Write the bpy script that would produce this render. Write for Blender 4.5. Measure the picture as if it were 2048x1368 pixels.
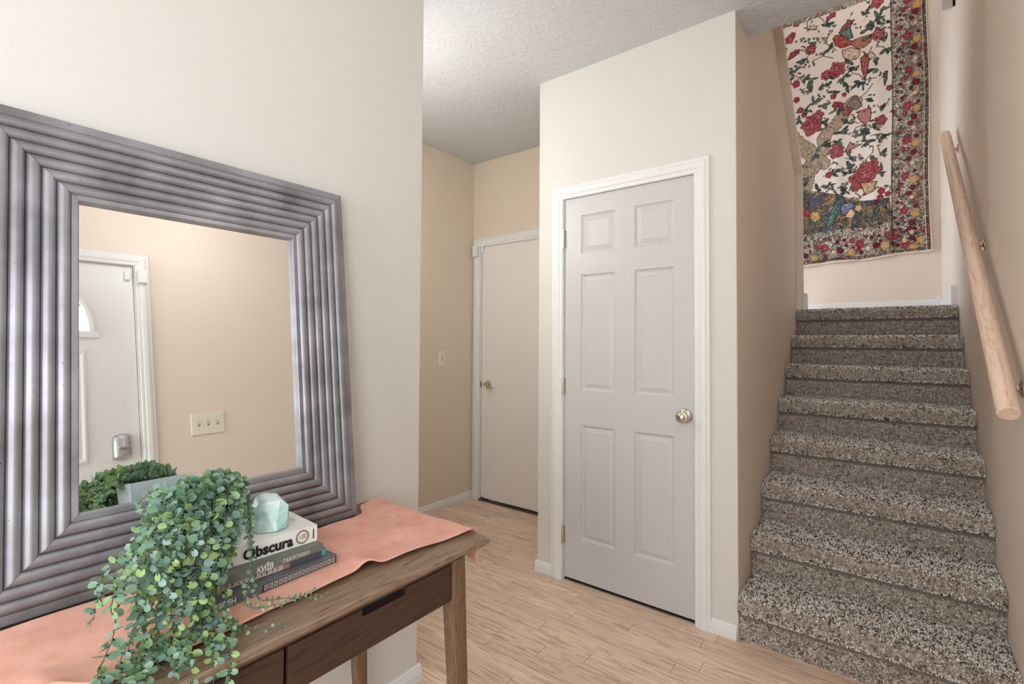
import bpy, bmesh, math, random
import numpy as np
from mathutils import Matrix, Vector

for o in list(bpy.data.objects):
    bpy.data.objects.remove(o)
scene = bpy.context.scene
COL = scene.collection
rnd = random.Random(7)
nrg = np.random.default_rng(11)

# ------------------------------------------------------------------ camera
CAM = dict(f=985.93, cy=660.5, yaw=37.559, pitch=1.4195, roll=0.362, h=1.2618)
y_, t_, r_ = (math.radians(CAM[k]) for k in ('yaw', 'pitch', 'roll'))
F = Vector((-math.sin(y_) * math.cos(t_), math.cos(y_) * math.cos(t_), math.sin(t_)))
R0 = Vector((math.cos(y_), math.sin(y_), 0)); U0 = R0.cross(F)
R1 = R0 * math.cos(r_) + U0 * math.sin(r_); U1 = -R0 * math.sin(r_) + U0 * math.cos(r_)
cd = bpy.data.cameras.new('camera'); cam = bpy.data.objects.new('camera', cd); COL.objects.link(cam)
cd.sensor_width = 36; cd.sensor_fit = 'HORIZONTAL'; cd.lens = CAM['f'] / 2048 * 36
cd.shift_y = -(684 - CAM['cy']) / 2048; cd.clip_start = .02; cd.clip_end = 100
m = Matrix((R1, U1, -F)).transposed().to_4x4(); m.translation = (0, 0, CAM['h'])
cam.matrix_world = m
scene.camera = cam

# ------------------------------------------------------------------ world, light, exposure
w = bpy.data.worlds.new('world'); scene.world = w; w.use_nodes = True
bg = w.node_tree.nodes['Background']; bg.inputs[0].default_value = (.80, .90, 1, 1); bg.inputs[1].default_value = 2.2
vs = scene.view_settings
vs.view_transform = 'Standard'; vs.look = 'None'; vs.gamma = 1; vs.use_curve_mapping = False
vs.exposure = 1.05
ADDED_LAMP_ENTRY = 8.2       # emission of the added, unseen globe over the entry
ADDED_LAMP_STAIR = 14       # emission of the added dome at the top of the stairwell
ADDED_LAMP_HALL = 30  # emission of the added globe hidden in the hall
ADDED_REAR_LIGHT = 21         # watts of the added light outside the made-up rear window
ADDED_SIDE_LIGHT = 14.0        # watts of the added light outside the made-up side window
def added_daylight(watts, size, loc, rot):  # added area lamp outside a made-up window, standing in for sky light
    ld = bpy.data.lights.new('added_window_light', 'AREA'); ld.shape = 'RECTANGLE'; ld.size, ld.size_y = size
    ld.energy = watts; ld.color = (.95, .98, 1)
    lo = bpy.data.objects.new('added_window_light', ld); COL.objects.link(lo); lo.location = loc; lo.rotation_euler = [math.radians(a) for a in rot]
added_daylight(ADDED_SIDE_LIGHT, (1.1, 1.4), (.50, -1.02, 1.40), (90, 0, 90))
added_daylight(ADDED_REAR_LIGHT, (1.2, 1.5), (-.52, -2.6 - .15, 1.40), (90, 0, 0))

# ------------------------------------------------------------------ helpers
def lin(*c):
    return tuple(((v / 255) / 12.92 if v / 255 <= .04045 else ((v / 255 + .055) / 1.055) ** 2.4) for v in c) + (1,)

def tag(o, label=None, cat=None, group=None, kind=None):
    if label: o['label'] = label
    if cat: o['category'] = cat
    if group: o['group'] = group
    if kind: o['kind'] = kind
    return o

def empty(name, loc, label=None, cat=None, group=None, kind=None):
    o = bpy.data.objects.new(name, None); o.empty_display_size = .05; COL.objects.link(o); o.location = loc
    return tag(o, label, cat, group, kind)

def adopt(o, parent):
    """vertices are in world space: cancel the offset of a top-level parent"""
    o.parent = parent
    if parent.parent is None: o.matrix_parent_inverse = Matrix.Translation(-parent.location)

class MB:
    """collects vertices and faces in world space"""
    def __init__(s): s.v = []; s.f = []
    def add(s, vs, fs):
        n = len(s.v); s.v += [tuple(v) for v in vs]; s.f += [tuple(i + n for i in f) for f in fs]; return s
    def box(s, x0, x1, y0, y1, z0, z1):
        return s.add([(x0, y0, z0), (x1, y0, z0), (x1, y1, z0), (x0, y1, z0), (x0, y0, z1), (x1, y0, z1), (x1, y1, z1), (x0, y1, z1)],
                     [(0, 3, 2, 1), (4, 5, 6, 7), (0, 1, 5, 4), (1, 2, 6, 5), (2, 3, 7, 6), (3, 0, 4, 7)])
    def prism(s, poly, axis, a, b):
        """poly of 2D points in the two other axes (x: y,z; y: x,z; z: x,y)"""
        def mk(p, t):
            return {'x': (t, p[0], p[1]), 'y': (p[0], t, p[1]), 'z': (p[0], p[1], t)}[axis]
        n = len(poly)
        vs = [mk(p, a) for p in poly] + [mk(p, b) for p in poly]
        fs = [tuple(range(n))[::-1], tuple(range(n, 2 * n))] + [(i, (i + 1) % n, n + (i + 1) % n, n + i) for i in range(n)]
        return s.add(vs, fs)
    def lathe(s, prof, o, d, seg=20):
        """prof: list of (radius, distance along d)"""
        o = Vector(o); d = Vector(d).normalized()
        a = d.orthogonal().normalized(); b = d.cross(a)
        vs = []; fs = []
        for r, h in prof:
            for k in range(seg):
                t = 2 * math.pi * k / seg
                vs.append(o + d * h + (a * math.cos(t) + b * math.sin(t)) * r)
        for i in range(len(prof) - 1):
            for k in range(seg):
                fs.append((i * seg + k, i * seg + (k + 1) % seg, (i + 1) * seg + (k + 1) % seg, (i + 1) * seg + k))
        fs.append(tuple(range(seg))[::-1]); fs.append(tuple(range((len(prof) - 1) * seg, len(prof) * seg)))
        return s.add(vs, fs)
    def tube(s, pts, rad, seg=8):
        pts = [Vector(p) for p in pts]; n = len(pts)
        rad = rad if isinstance(rad, (list, tuple)) else [rad] * n
        vs = []; fs = []; up = None
        for i, p in enumerate(pts):
            d = (pts[min(i + 1, n - 1)] - pts[max(i - 1, 0)]).normalized()
            if up is None: up = d.orthogonal().normalized()
            up = (up - d * up.dot(d)).normalized(); b = d.cross(up)
            for k in range(seg):
                t = 2 * math.pi * k / seg
                vs.append(p + (up * math.cos(t) + b * math.sin(t)) * rad[i])
        for i in range(n - 1):
            for k in range(seg):
                fs.append((i * seg + k, i * seg + (k + 1) % seg, (i + 1) * seg + (k + 1) % seg, (i + 1) * seg + k))
        fs.append(tuple(range(seg))[::-1]); fs.append(tuple(range((n - 1) * seg, n * seg)))
        return s.add(vs, fs)
    def xf(s, M):
        s.v = [tuple(M @ Vector(v)) for v in s.v]; return s
    def build(s, name, mat, parent=None, smooth=False, bevel=0, fix=True, seg=2):
        me = bpy.data.meshes.new(name); me.from_pydata(s.v, [], s.f)
        if fix or bevel:
            bm = bmesh.new(); bm.from_mesh(me)
            bmesh.ops.recalc_face_normals(bm, faces=bm.faces)
            if bevel:
                es = [e for e in bm.edges if len(e.link_faces) == 2 and e.calc_face_angle(0) > .5]
                bmesh.ops.bevel(bm, geom=es, offset=bevel, segments=seg, profile=.5, affect='EDGES', clamp_overlap=True)
            bm.to_mesh(me); bm.free()
        if smooth:
            me.polygons.foreach_set('use_smooth', [True] * len(me.polygons))
            try: me.set_sharp_from_angle(angle=math.radians(40))
            except Exception: pass
        me.materials.append(mat)
        o = bpy.data.objects.new(name, me); COL.objects.link(o)
        if parent is not None: adopt(o, parent)
        return o

def struct(o, label=None):
    o['kind'] = 'structure'
    if label: o['label'] = label
    return o

# ------------------------------------------------------------------ materials
def newmat(name):
    m = bpy.data.materials.new(name); m.use_nodes = True
    return m, m.node_tree.nodes, m.node_tree.links, m.node_tree.nodes['Principled BSDF']

def plain(name, col, rough=.5, metal=0, bump=None, spec=.5, var=None, sheen=0, coat=0):
    """bump=(scale, strength, distance); var=(scale, amount) tonal variation of the paint itself"""
    m, N, L, b = newmat(name)
    b.inputs['Base Color'].default_value = col; b.inputs['Roughness'].default_value = rough
    b.inputs['Metallic'].default_value = metal; b.inputs['Specular IOR Level'].default_value = spec
    if sheen: b.inputs['Sheen Weight'].default_value = sheen
    if coat: b.inputs['Coat Weight'].default_value = coat
    g = N.new('ShaderNodeNewGeometry')
    if var:
        n = N.new('ShaderNodeTexNoise'); n.inputs['Scale'].default_value = var[0]; n.inputs['Detail'].default_value = 5
        L.new(g.outputs['Position'], n.inputs['Vector'])
        mx = N.new('ShaderNodeMix'); mx.data_type = 'RGBA'
        mx.inputs['A'].default_value = tuple(c * (1 - var[1]) for c in col[:3]) + (1,)
        mx.inputs['B'].default_value = tuple(min(1, c * (1 + var[1])) for c in col[:3]) + (1,)
        L.new(n.outputs['Fac'], mx.inputs['Factor']); L.new(mx.outputs['Result'], b.inputs['Base Color'])
    if bump:
        n = N.new('ShaderNodeTexNoise'); n.inputs['Scale'].default_value = bump[0]; n.inputs['Detail'].default_value = 3
        L.new(g.outputs['Position'], n.inputs['Vector'])
        bp = N.new('ShaderNodeBump'); bp.inputs['Strength'].default_value = bump[1]; bp.inputs['Distance'].default_value = bump[2]
        L.new(n.outputs['Fac'], bp.inputs['Height']); L.new(bp.outputs['Normal'], b.inputs['Normal'])
    return m

def wood(name, dark, light, axis, scale=1.0, rough=.4, rand=True, stretch=14, var=.25, ring=1.0, local=False):
    """grain runs along `axis`; each object takes its own stretch of the grain"""
    m, N, L, b = newmat(name)
    g = N.new('ShaderNodeNewGeometry'); oi = N.new('ShaderNodeObjectInfo')
    off = N.new('ShaderNodeVectorMath'); off.operation = 'SCALE'; off.inputs[0].default_value = (13.1, 7.7, 5.3)
    L.new(oi.outputs['Random'], off.inputs['Scale'])
    ad = N.new('ShaderNodeVectorMath'); ad.operation = 'ADD'
    L.new(N.new('ShaderNodeTexCoord').outputs['Object'] if local else g.outputs['Position'], ad.inputs[0])
    if rand: L.new(off.outputs[0], ad.inputs[1])
    mp = N.new('ShaderNodeMapping'); s = [scale * stretch] * 3; s['xyz'.index(axis)] = scale
    mp.inputs['Scale'].default_value = s; L.new(ad.outputs[0], mp.inputs['Vector'])
    n1 = N.new('ShaderNodeTexNoise'); n1.inputs['Scale'].default_value = 1.6; n1.inputs['Detail'].default_value = 6; n1.inputs['Distortion'].default_value = 1.2 * ring
    L.new(mp.outputs[0], n1.inputs['Vector'])
    # cathedral rings: repeated bands of the low frequency field
    mu = N.new('ShaderNodeMath'); mu.operation = 'MULTIPLY'; mu.inputs[1].default_value = 9 * ring; L.new(n1.outputs['Fac'], mu.inputs[0])
    fr = N.new('ShaderNodeMath'); fr.operation = 'PINGPONG'; fr.inputs[1].default_value = .5; L.new(mu.outputs[0], fr.inputs[0])
    n2 = N.new('ShaderNodeTexNoise'); n2.inputs['Scale'].default_value = 14; n2.inputs['Detail'].default_value = 4
    mp2 = N.new('ShaderNodeMapping'); s2 = [scale * stretch * 1.2] * 3; s2['xyz'.index(axis)] = scale * .55
    mp2.inputs['Scale'].default_value = s2; L.new(ad.outputs[0], mp2.inputs['Vector']); L.new(mp2.outputs[0], n2.inputs['Vector'])
    a1 = N.new('ShaderNodeMath'); a1.operation = 'MULTIPLY_ADD'; a1.inputs[1].default_value = .75; L.new(fr.outputs[0], a1.inputs[0])
    sc = N.new('ShaderNodeMath'); sc.operation = 'MULTIPLY'; sc.inputs[1].default_value = .95; L.new(n2.outputs['Fac'], sc.inputs[0])
    L.new(sc.outputs[0], a1.inputs[2])
    cr = N.new('ShaderNodeValToRGB'); cr.color_ramp.elements[0].color = dark; cr.color_ramp.elements[1].color = light
    cr.color_ramp.elements[0].position = .28; cr.color_ramp.elements[1].position = .72
    L.new(a1.outputs[0], cr.inputs['Fac'])
    hs = N.new('ShaderNodeHueSaturation'); L.new(cr.outputs['Color'], hs.inputs['Color'])
    mr = N.new('ShaderNodeMapRange'); mr.inputs['To Min'].default_value = 1 - var; mr.inputs['To Max'].default_value = 1 + var
    L.new(oi.outputs['Random'], mr.inputs['Value'])
    if rand: L.new(mr.outputs[0], hs.inputs['Value'])
    L.new(hs.outputs['Color'], b.inputs['Base Color'])
    b.inputs['Roughness'].default_value = rough
    bp = N.new('ShaderNodeBump'); bp.inputs['Strength'].default_value = .15; bp.inputs['Distance'].default_value = .001
    L.new(a1.outputs[0], bp.inputs['Height']); L.new(bp.outputs['Normal'], b.inputs['Normal'])
    return m

def attr_mat(name, rough=.8, attr='col', sheen=0, bump=None):
    m, N, L, b = newmat(name)
    a = N.new('ShaderNodeVertexColor'); a.layer_name = attr
    L.new(a.outputs['Color'], b.inputs['Base Color']); b.inputs['Roughness'].default_value = rough
    b.inputs['Specular IOR Level'].default_value = .2
    if sheen: b.inputs['Sheen Weight'].default_value = sheen
    return m

CREAM = plain('cream_wall_paint', lin(214, 210, 203), .7, bump=(170, .22, .002), spec=.25)
TAUPE = plain('taupe_wall_paint', lin(230, 215, 201), .62, bump=(170, .25, .002), spec=.3)
HALLP = plain('tan_hall_paint', lin(222, 208, 189), .7, bump=(170, .22, .002), spec=.25)
CEIL = None
m_, N_, L_, b_ = newmat('knockdown_ceiling')
b_.inputs['Base Color'].default_value = lin(204, 206, 208); b_.inputs['Roughness'].default_value = .85
g_ = N_.new('ShaderNodeNewGeometry'); n_ = N_.new('ShaderNodeTexNoise'); n_.inputs['Scale'].default_value = 26; n_.inputs['Detail'].default_value = 4; n_.inputs['Distortion'].default_value = 1.5
L_.new(g_.outputs['Position'], n_.inputs['Vector'])
cr_ = N_.new('ShaderNodeValToRGB'); cr_.color_ramp.elements[0].position = .50; cr_.color_ramp.elements[1].position = .60; L_.new(n_.outputs['Fac'], cr_.inputs['Fac'])
bp_ = N_.new('ShaderNodeBump'); bp_.inputs['Strength'].default_value = .45; bp_.inputs['Distance'].default_value = .004
L_.new(cr_.outputs['Color'], bp_.inputs['Height']); L_.new(bp_.outputs['Normal'], b_.inputs['Normal'])
CEIL = m_
WHITE = plain('white_trim_paint', lin(227, 226, 224), .42, bump=(60, .04, .001))
DOORW = plain('white_door_paint', lin(197, 195, 193), .45, bump=(220, .05, .0006))
HALLDOOR = plain('off_white_door_paint', lin(233, 226, 220), .5)
NICKEL = plain('satin_nickel', lin(205, 196, 182), .22, 1)
STEEL = plain('brushed_steel', lin(190, 190, 192), .32, 1)
BLACK = plain('black_void', lin(14, 13, 12), .9)
DARK = plain('dark_threshold', lin(70, 64, 58), .6)
IVORY = plain('ivory_plastic', lin(232, 224, 205), .4)
OAK = wood('oak_strip_floor', lin(162, 130, 106), lin(232, 204, 180), 'x', .8, .36, stretch=15, var=.10)
SUBFLOOR = plain('dark_floor_joint', lin(96, 68, 48), .9)
RAIL = wood('pale_pine_rail', lin(212, 174, 146), lin(240, 212, 190), 'z', 1.1, .5, stretch=9, var=.02, local=True)
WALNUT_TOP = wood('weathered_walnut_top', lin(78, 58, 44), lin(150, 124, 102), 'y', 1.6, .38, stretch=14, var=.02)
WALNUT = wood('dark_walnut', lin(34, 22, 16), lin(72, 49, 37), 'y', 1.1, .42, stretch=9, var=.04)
WALNUT_LEG = wood('walnut_leg', lin(66, 46, 33), lin(126, 96, 74), 'z', 1.6, .42, stretch=22, var=.03)

H = 2.7286
XR = .325          # wall on the right
X1, X2, YC = -1.565, -.529, 2.282      # closet front wall
YE = 2.523         # where the entry ceiling ends above the stairs
XM, YM = -1.415, 1.2712                 # mirror wall and its end
XH, YB = -2.72, 3.012                   # hall
YS = 5.2           # wall behind the landing
YR = -2.6          # wall behind the camera
ZT = 5.3
# ================================================================== SETTING
# ---- floor: oak strips laid side by side
fl = struct(empty('floor', (-.6, 1, 0)), 'light oak strip floor')
MB().box(XH - .1, XR + .05, YR - .05, YB + .1, -.03, -.012).build('subfloor', SUBFLOOR, fl)
me_pl = bpy.data.meshes.new('plank'); t = MB().box(0, 1, 0, 1, 0, 1)
me_pl.from_pydata(t.v, [], t.f); me_pl.materials.append(OAK)
PW = .0765; fixed = {0: -.975, 1: -1.247, 2: -1.498, 3: -.600, 4: -.928, 5: -1.252, -2: -1.36, -1: -1.15}
row0 = 1.741
for r in range(-56, 17):
    ya = row0 + r * PW; yb = ya + PW
    if ya > YB or yb < YR: continue
    xa = XM - .01 if yb < YM + .02 else XH
    xb = XR if ya < 2.3 else X1 + .01
    cuts = []
    if r in fixed:
        x = fixed[r]; cuts.append(x)
        while x > xa + .5: x -= rnd.uniform(.55, 1.05); cuts.append(x)
        x = fixed[r]
        while x < xb - .5: x += rnd.uniform(.6, 1.1); cuts.append(x)
    else:
        x = xa + rnd.uniform(.15, .9)
        while x < xb - .12: cuts.append(x); x += rnd.uniform(.6, 1.15)
    cuts = [xa] + sorted(c for c in cuts if xa + .06 < c < xb - .06) + [xb]
    for a, b in zip(cuts, cuts[1:]):
        o = bpy.data.objects.new('plank', me_pl); COL.objects.link(o)
        o.location = (a + .0009, ya + .0006, -.012); o.scale = (b - a - .0018, PW - .0012, .012 + rnd.uniform(-.0003, .0003))
        adopt(o, fl)

# ---- walls
def wall(name, mb, mat, label): return struct(mb.build(name, mat, None, bevel=.004), label)
wall('wall_left', MB().box(XH - .12, XM, YR, YM, 0, H), CREAM, 'cream entry wall behind the leaning mirror')
w_ = MB()
w_.box(X1, -1.412, YC, YC + .11, 0, H); w_.box(-.692, X2 - .0, YC, YC + .11, 0, H); w_.box(-1.412, -.692, YC, YC + .11, 2.06, H)
w_.box(X1, X1 + .11, YC + .11, YB, 0, H)
struct(w_.build('wall_closet', CREAM), 'cream wall around the six-panel closet door')
MB().box(-1.5, -.6, YC + .75, YC + .78, 0, 2.3).build('wall_closet_dark_back', BLACK).__setitem__('kind', 'structure')  # black sheet gives the closet's unlit inside its dark
wall('wall_hall_left', MB().box(XH - .12, XH, YM, YB + .12, 0, H), HALLP, 'tan side wall of the hall with the light switch')
w_ = MB().box(XH, -2.645, YB, YB + .12, 0, H).box(-1.79, X2 - .12, YB, YB + .12, 0, H).box(-2.645, -1.79, YB, YB + .12, 2.06, H)
struct(w_.build('wall_hall_back', HALLP), 'tan end wall of the hall above the flat door')
# stair side wall with a raking top that follows the upper flight
sl = .81
w_ = MB().prism([(YC + .11, 0), (3.98, 0), (3.98, 2.466), (YC + .11, 2.466 + sl * (3.98 - YC - .11))], 'x', X2 - .12, X2)
struct(w_.build('wall_stair_left', TAUPE), 'taupe side wall of the stairs with a raking top')
MB().box(X2 - .0012, X2 + .0012, YC + .004, YC + .112, 0, H).build('wall_stair_corner', TAUPE).__setitem__('kind', 'structure')
MB().box(X2 - .12, X2, 3.98, 4.35, 0, .188 * 8).build('wall_stair_foot', TAUPE).__setitem__('kind', 'structure')
# raking cap and end face, a little wider than the wall
dz = .03
cap = [(3.981, .188 * 8), (3.981, 2.466), (2.62, 2.466 + sl * 1.361), (2.62, 2.466 + sl * 1.361 + dz * 1.6), (4.012, 2.485), (4.012, .188 * 8)]
struct(MB().prism(cap, 'x', X2 - .13, -.485).build('trim_1', TAUPE), 'taupe end face and raking cap of the stair wall')
dY = (-.10, .822)
wy = (-1.60, -.45); wz = (.68, 2.12)            # added, unseen window beside the front door to let light in
w_ = MB().box(XR, XR + .14, YR, wy[0], 0, ZT).box(XR, XR + .14, wy[1], dY[0] - .012, 0, ZT).box(XR, XR + .14, *wy, 0, wz[0]).box(XR, XR + .14, *wy, wz[1], ZT)
w_.box(XR, XR + .14, dY[1] + .012, YS, 0, ZT).box(XR, XR + .14, dY[0] - .012, dY[1] + .012, 2.04, ZT)
struct(w_.build('wall_right', TAUPE), 'taupe wall with the handrail running up the stairs')
wall('wall_landing', MB().box(-1.75, XR + .14, YS, YS + .12, 1.2, ZT), TAUPE, 'taupe wall behind the landing, hung with the tapestry')
wall('wall_upper_left', MB().box(-1.75, -1.63, YE - .12, YS, 2.98, ZT), TAUPE, 'taupe upper wall beside the second flight')
wall('wall_upper_front', MB().box(-1.75, XR, YE - .12, YE - .004, H + .25, ZT), TAUPE, 'taupe upper wall above the entry ceiling')
MB().box(-1.75, X2 - .12, YB + .12, YS, 1.3, 1.48).build('floor_upper', TAUPE).__setitem__('kind', 'structure')
MB().box(-1.75, X2 - .12, YB + .12, YB + .16, 1.48, 3.1).build('wall_upper_flight', TAUPE).__setitem__('kind', 'structure')
wx = (-1.15, .1)  # added rear window, out of view, to bring in light
w_ = MB().box(XM - .2, wx[0], YR - .12, YR, 0, H).box(wx[1], XR + .14, YR - .12, YR, 0, H).box(*wx, YR - .12, YR, 0, wz[0]).box(*wx, YR - .12, YR, wz[1], H)
struct(w_.build('wall_rear', CREAM), 'cream wall behind the camera with an added window')
win = struct(empty('added_window_2', (-.52, YR, wz[0])), 'added white framed window behind the camera, unseen')
f_ = MB()
for a, b in ((wx[0], wx[0] + .05), (wx[1] - .05, wx[1]), (-.55, -.5)): f_.box(a, b, YR - .08, YR - .03, *wz)
for a, b in ((wz[0], wz[0] + .05), (wz[1] - .05, wz[1])): f_.box(*wx, YR - .08, YR - .03, a, b)
f_.build('added_window_frame', WHITE, win)
win = struct(empty('added_window_1', (XR, -1.02, wz[0])), 'added white framed window beside the front door, unseen')
f_ = MB()
for a, b in ((wy[0], wy[0] + .05), (wy[1] - .05, wy[1]), (-1.045, -.995)): f_.box(XR + .04, XR + .09, a, b, *wz)
for a, b in ((wz[0], wz[0] + .05), (wz[1] - .05, wz[1])): f_.box(XR + .04, XR + .09, *wy, a, b)
f_.build('added_window_frame', WHITE, win)

# ---- ceilings
c_ = MB().box(XH - .12, XR, YR, YE, H, H + .25).box(XH - .12, X2 - .002, YE, YB + .12, H, H + .25)
struct(c_.build('ceiling', CEIL), 'white textured entry ceiling')
struct(MB().box(-1.75, XR + .14, YE - .12, YS + .12, ZT, ZT + .1).build('ceiling_stairwell', CEIL), 'white ceiling high above the stairs')

# ---- baseboards (stepped profile, t thick, h high)
def bb_prof(h=.06, t=.013):
    return [(0, 0), (t, 0), (t, h * .52), (t * .82, h * .56), (t * .82, h * .68), (t * .6, h * .74), (t * .6, h * .86), (t * .25, h), (0, h)]
def baseboard(name, p, q, nrm, label, h=.06, t=.013, z0=0):
    """runs from p to q (x,y) on a wall whose outward normal is nrm"""
    p, q, nv = Vector((*p, z0)), Vector((*q, z0)), Vector((*nrm, 0))
    pr = bb_prof(h, t); n = len(pr)
    vs = [p + nv * a + Vector((0, 0, b)) for a, b in pr] + [q + nv * a + Vector((0, 0, b)) for a, b in pr]
    fs = [tuple(range(n)), tuple(range(n, 2 * n))] + [(i, (i + 1) % n, n + (i + 1) % n, n + i) for i in range(n)]
    return struct(MB().add(vs, fs).build(name, WHITE), label)
baseboard('baseboard_closet_left', (X1 - .013, YC), (-1.472, YC), (0, -1), 'short white baseboard left of the closet door')
baseboard('baseboard_closet_right', (-.640, YC), (X2 - .004, YC), (0, -1), 'short white baseboard between closet door and stairs')
baseboard('baseboard_closet_side', (X1, YC), (X1, YB), (-1, 0), 'white baseboard on the closet side')
baseboard('baseboard_left', (XM, YR), (XM, YM + .013), (1, 0), 'white baseboard under the console table')
baseboard('baseboard_left_end', (XM, YM), (XH, YM), (0, 1), 'white baseboard round the wall end')
baseboard('baseboard_hall', (XH, YM), (XH, YB), (1, 0), 'white baseboard on the hall side wall')
baseboard('baseboard_right', (XR, .91), (XR, 2.26), (-1, 0), 'white baseboard beside the front door')
ZL = .188 * 8
baseboard('baseboard_landing_back', (-1.6, YS), (XR, YS), (0, -1), 'white baseboard along the landing wall', h=.125, z0=ZL)
baseboard('baseboard_landing_right', (XR, 4.07), (XR, YS), (-1, 0), 'white baseboard on the right of the landing', h=.115, z0=ZL)
def endblock(name, x0, x1, y0, y1, z0, z1, label):
    c = .012
    m = MB().box(x0, x1, y0, y1, z0, z1 - c)
    m.add([(x0, y0, z1 - c), (x1, y0, z1 - c), (x1, y1, z1 - c), (x0, y1, z1 - c), (x0 + c * .6, y0 + c * .6, z1), (x1 - c * .6, y0 + c * .6, z1), (x1 - c * .6, y1 - c * .6, z1), (x0 + c * .6, y1 - c * .6, z1)],
          [(4, 5, 6, 7), (0, 1, 5, 4), (1, 2, 6, 5), (2, 3, 7, 6), (3, 0, 4, 7)])
    struct(m.build(name, WHITE), label)
endblock('trim_2', -.499, -.462, 3.985, 4.02, ZL, 1.622, 'white block ending the baseboard left of the landing')
endblock('trim_3', XR - .03, XR + .0, 4.03, 4.072, ZL, 1.632, 'white block ending the baseboard right of the landing')
endblock('trim_4', XR - .034, XR - .002, YS - .034, YS - .002, ZL, ZL + .155, 'white corner block of the landing baseboard')

# ---- door casings: moulded profile mitred at the corners
CAS = [(0, 0), (0, .010), (.006, .0135), (.014, .013), (.020, .017), (.030, .0185), (.046, .0165), (.052, .012), (.058, .0125), (.066, .0115), (.070, .008), (.070, 0)]
def casing(name, x0, x1, ztop, yface, label, ins=None, axis='y', sgn=-1, w=.070):
    """x0,x1,ztop are the OUTER edges; profile s runs from the outer edge inward"""
    m = MB(); k = w / .070
    def pt(x, d, z): return (x, yface + sgn * d, z) if axis == 'y' else (yface + sgn * d, x, z)
    n = len(CAS)
    secs = [[(x0 + s * k, d, 0) for s, d in CAS], [(x0 + s * k, d, ztop - s * k) for s, d in CAS], [(x1 - s * k, d, ztop - s * k) for s, d in CAS], [(x1 - s * k, d, 0) for s, d in CAS]]
    vs = [pt(*p) for s in secs for p in s]; fs = []
    for a in range(3):
        fs += [(a * n + i, a * n + i + 1, (a + 1) * n + i + 1, (a + 1) * n + i) for i in range(n - 1)]
    fs += [tuple(range(n)), tuple(range(3 * n, 4 * n))]
    return struct(m.add(vs, fs).build(name, WHITE), label)
casing('trim_5', -1.474, -.637, 2.108, YC, 'white moulded casing around the closet door')
casing('trim_6', -2.712, -1.73, 2.106, YB, 'white casing around the hall door')
casing('trim_7', dY[0] - .065, .886, 2.082, XR, 'white casing around the front door', axis='x', sgn=-1, w=.06)
# jambs: lining of the openings with a stop
def jamb(name, x0, x1, zt, y0, y1, label, axis='y'):
    m = MB(); t = .012
    def bx(a, b, z0, z1, c=y0, d=y1): m.box(a, b, c, d, z0, z1) if axis == 'y' else m.box(c, d, a, b, z0, z1)
    bx(x0 - t, x0, 0, zt); bx(x1, x1 + t, 0, zt); bx(x0 - t, x1 + t, zt, zt + t)
    struct(m.build(name, WHITE), label)
jamb('trim_8', -1.4005, -.7025, 2.050, YC + .001, YC + .11, 'white jamb of the closet door')
jamb('trim_9', -2.632, -1.80, 2.050, YB + .001, YB + .12, 'white jamb of the hall door')
jamb('trim_10', dY[0], dY[1], 2.028, XR + .001, XR + .14, 'white jamb of the front door', axis='x')

# ---- six-panel closet door
def raised_panel(x0, x1, z0, z1, P):
    """rings of a moulded raised panel; P(x, z, depth) -> world"""
    rings = [(0, 0), (.003, .0045), (.007, .006), (.010, .0085), (.014, .0095), (.036, .0022), (.0385, .0032), (.0415, .0032)]
    vs = []; fs = []
    for i, d in rings: vs += [P(x0 + i, z0 + i, d), P(x1 - i, z0 + i, d), P(x1 - i, z1 - i, d), P(x0 + i, z1 - i, d)]
    n = len(rings)
    for a in range(n - 1):
        for k in range(4): fs.append((a * 4 + k, a * 4 + (k + 1) % 4, (a + 1) * 4 + (k + 1) % 4, (a + 1) * 4 + k))
    fs.append(tuple(range((n - 1) * 4, n * 4)))
    return MB().add(vs, fs)
d1 = empty('door_1', (-1.05, YC, 0)); struct(d1, 'white six-panel closet door with a round nickel knob')
lx0, lx1, lz0, lz1 = -1.398, -.705, .018, 2.047; yf = YC + .006
cols = [(-1.299, -1.103), (-.999, -.804)]; rows = [(.231, .830), (1.013, 1.623), (1.735, 1.940)]
xs = [lx0, *cols[0], *cols[1], lx1]; zs = [lz0, *rows[0], *rows[1], *rows[2], lz1]
m = MB()
for i in range(5):
    for j in range(7):
        if i % 2 == 1 and j % 2 == 1: continue
        m.box(xs[i], xs[i + 1], yf, yf + .035, zs[j], zs[j + 1])
me = m.build('leaf', DOORW, d1, fix=False)
bm = bmesh.new(); bm.from_mesh(me.data); bmesh.ops.remove_doubles(bm, verts=bm.verts, dist=1e-5)
dup = [f for f in bm.faces if all(len(e.link_faces) > 2 for e in f.edges)]
bm.to_mesh(me.data); bm.free()
leaf1 = me
for c in cols:
    for r in rows:
        raised_panel(*c, *r, lambda x, z, d: (x, yf + d, z)).build('panel', DOORW, leaf1)
for z in (1.824, 1.027, .239):
    hb = MB().lathe([(.0062, 0), (.0062, .098)], (-1.4035, YC - .006, z - .049), (0, 0, 1), 12)
    h_ = hb.build('hinge', NICKEL, d1, smooth=True)
    MB().box(-1.4000, -1.3935, yf - .0016, yf + .001, z - .045, z + .045).build('hinge_plate', NICKEL, h_)
kx, kz = -.752, .930
kn = MB().lathe([(.0, 0), (.033, 0), (.0335, .004), (.030, .009), (.022, .012), (.014, .016), (.012, .028), (.016, .034), (.0235, .040), (.0275, .048), (.0275, .056), (.024, .062), (.021, .0625), (.019, .066), (.010, .0705), (.0, .072)], (kx, yf, kz), (0, -1, 0), 28)
kn.build('knob', NICKEL, d1, smooth=True)
MB().box(-.7048, -.7030, YC - .0005, YC + .02, kz - .028, kz + .028).build('latch_plate', STEEL, d1)
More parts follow.
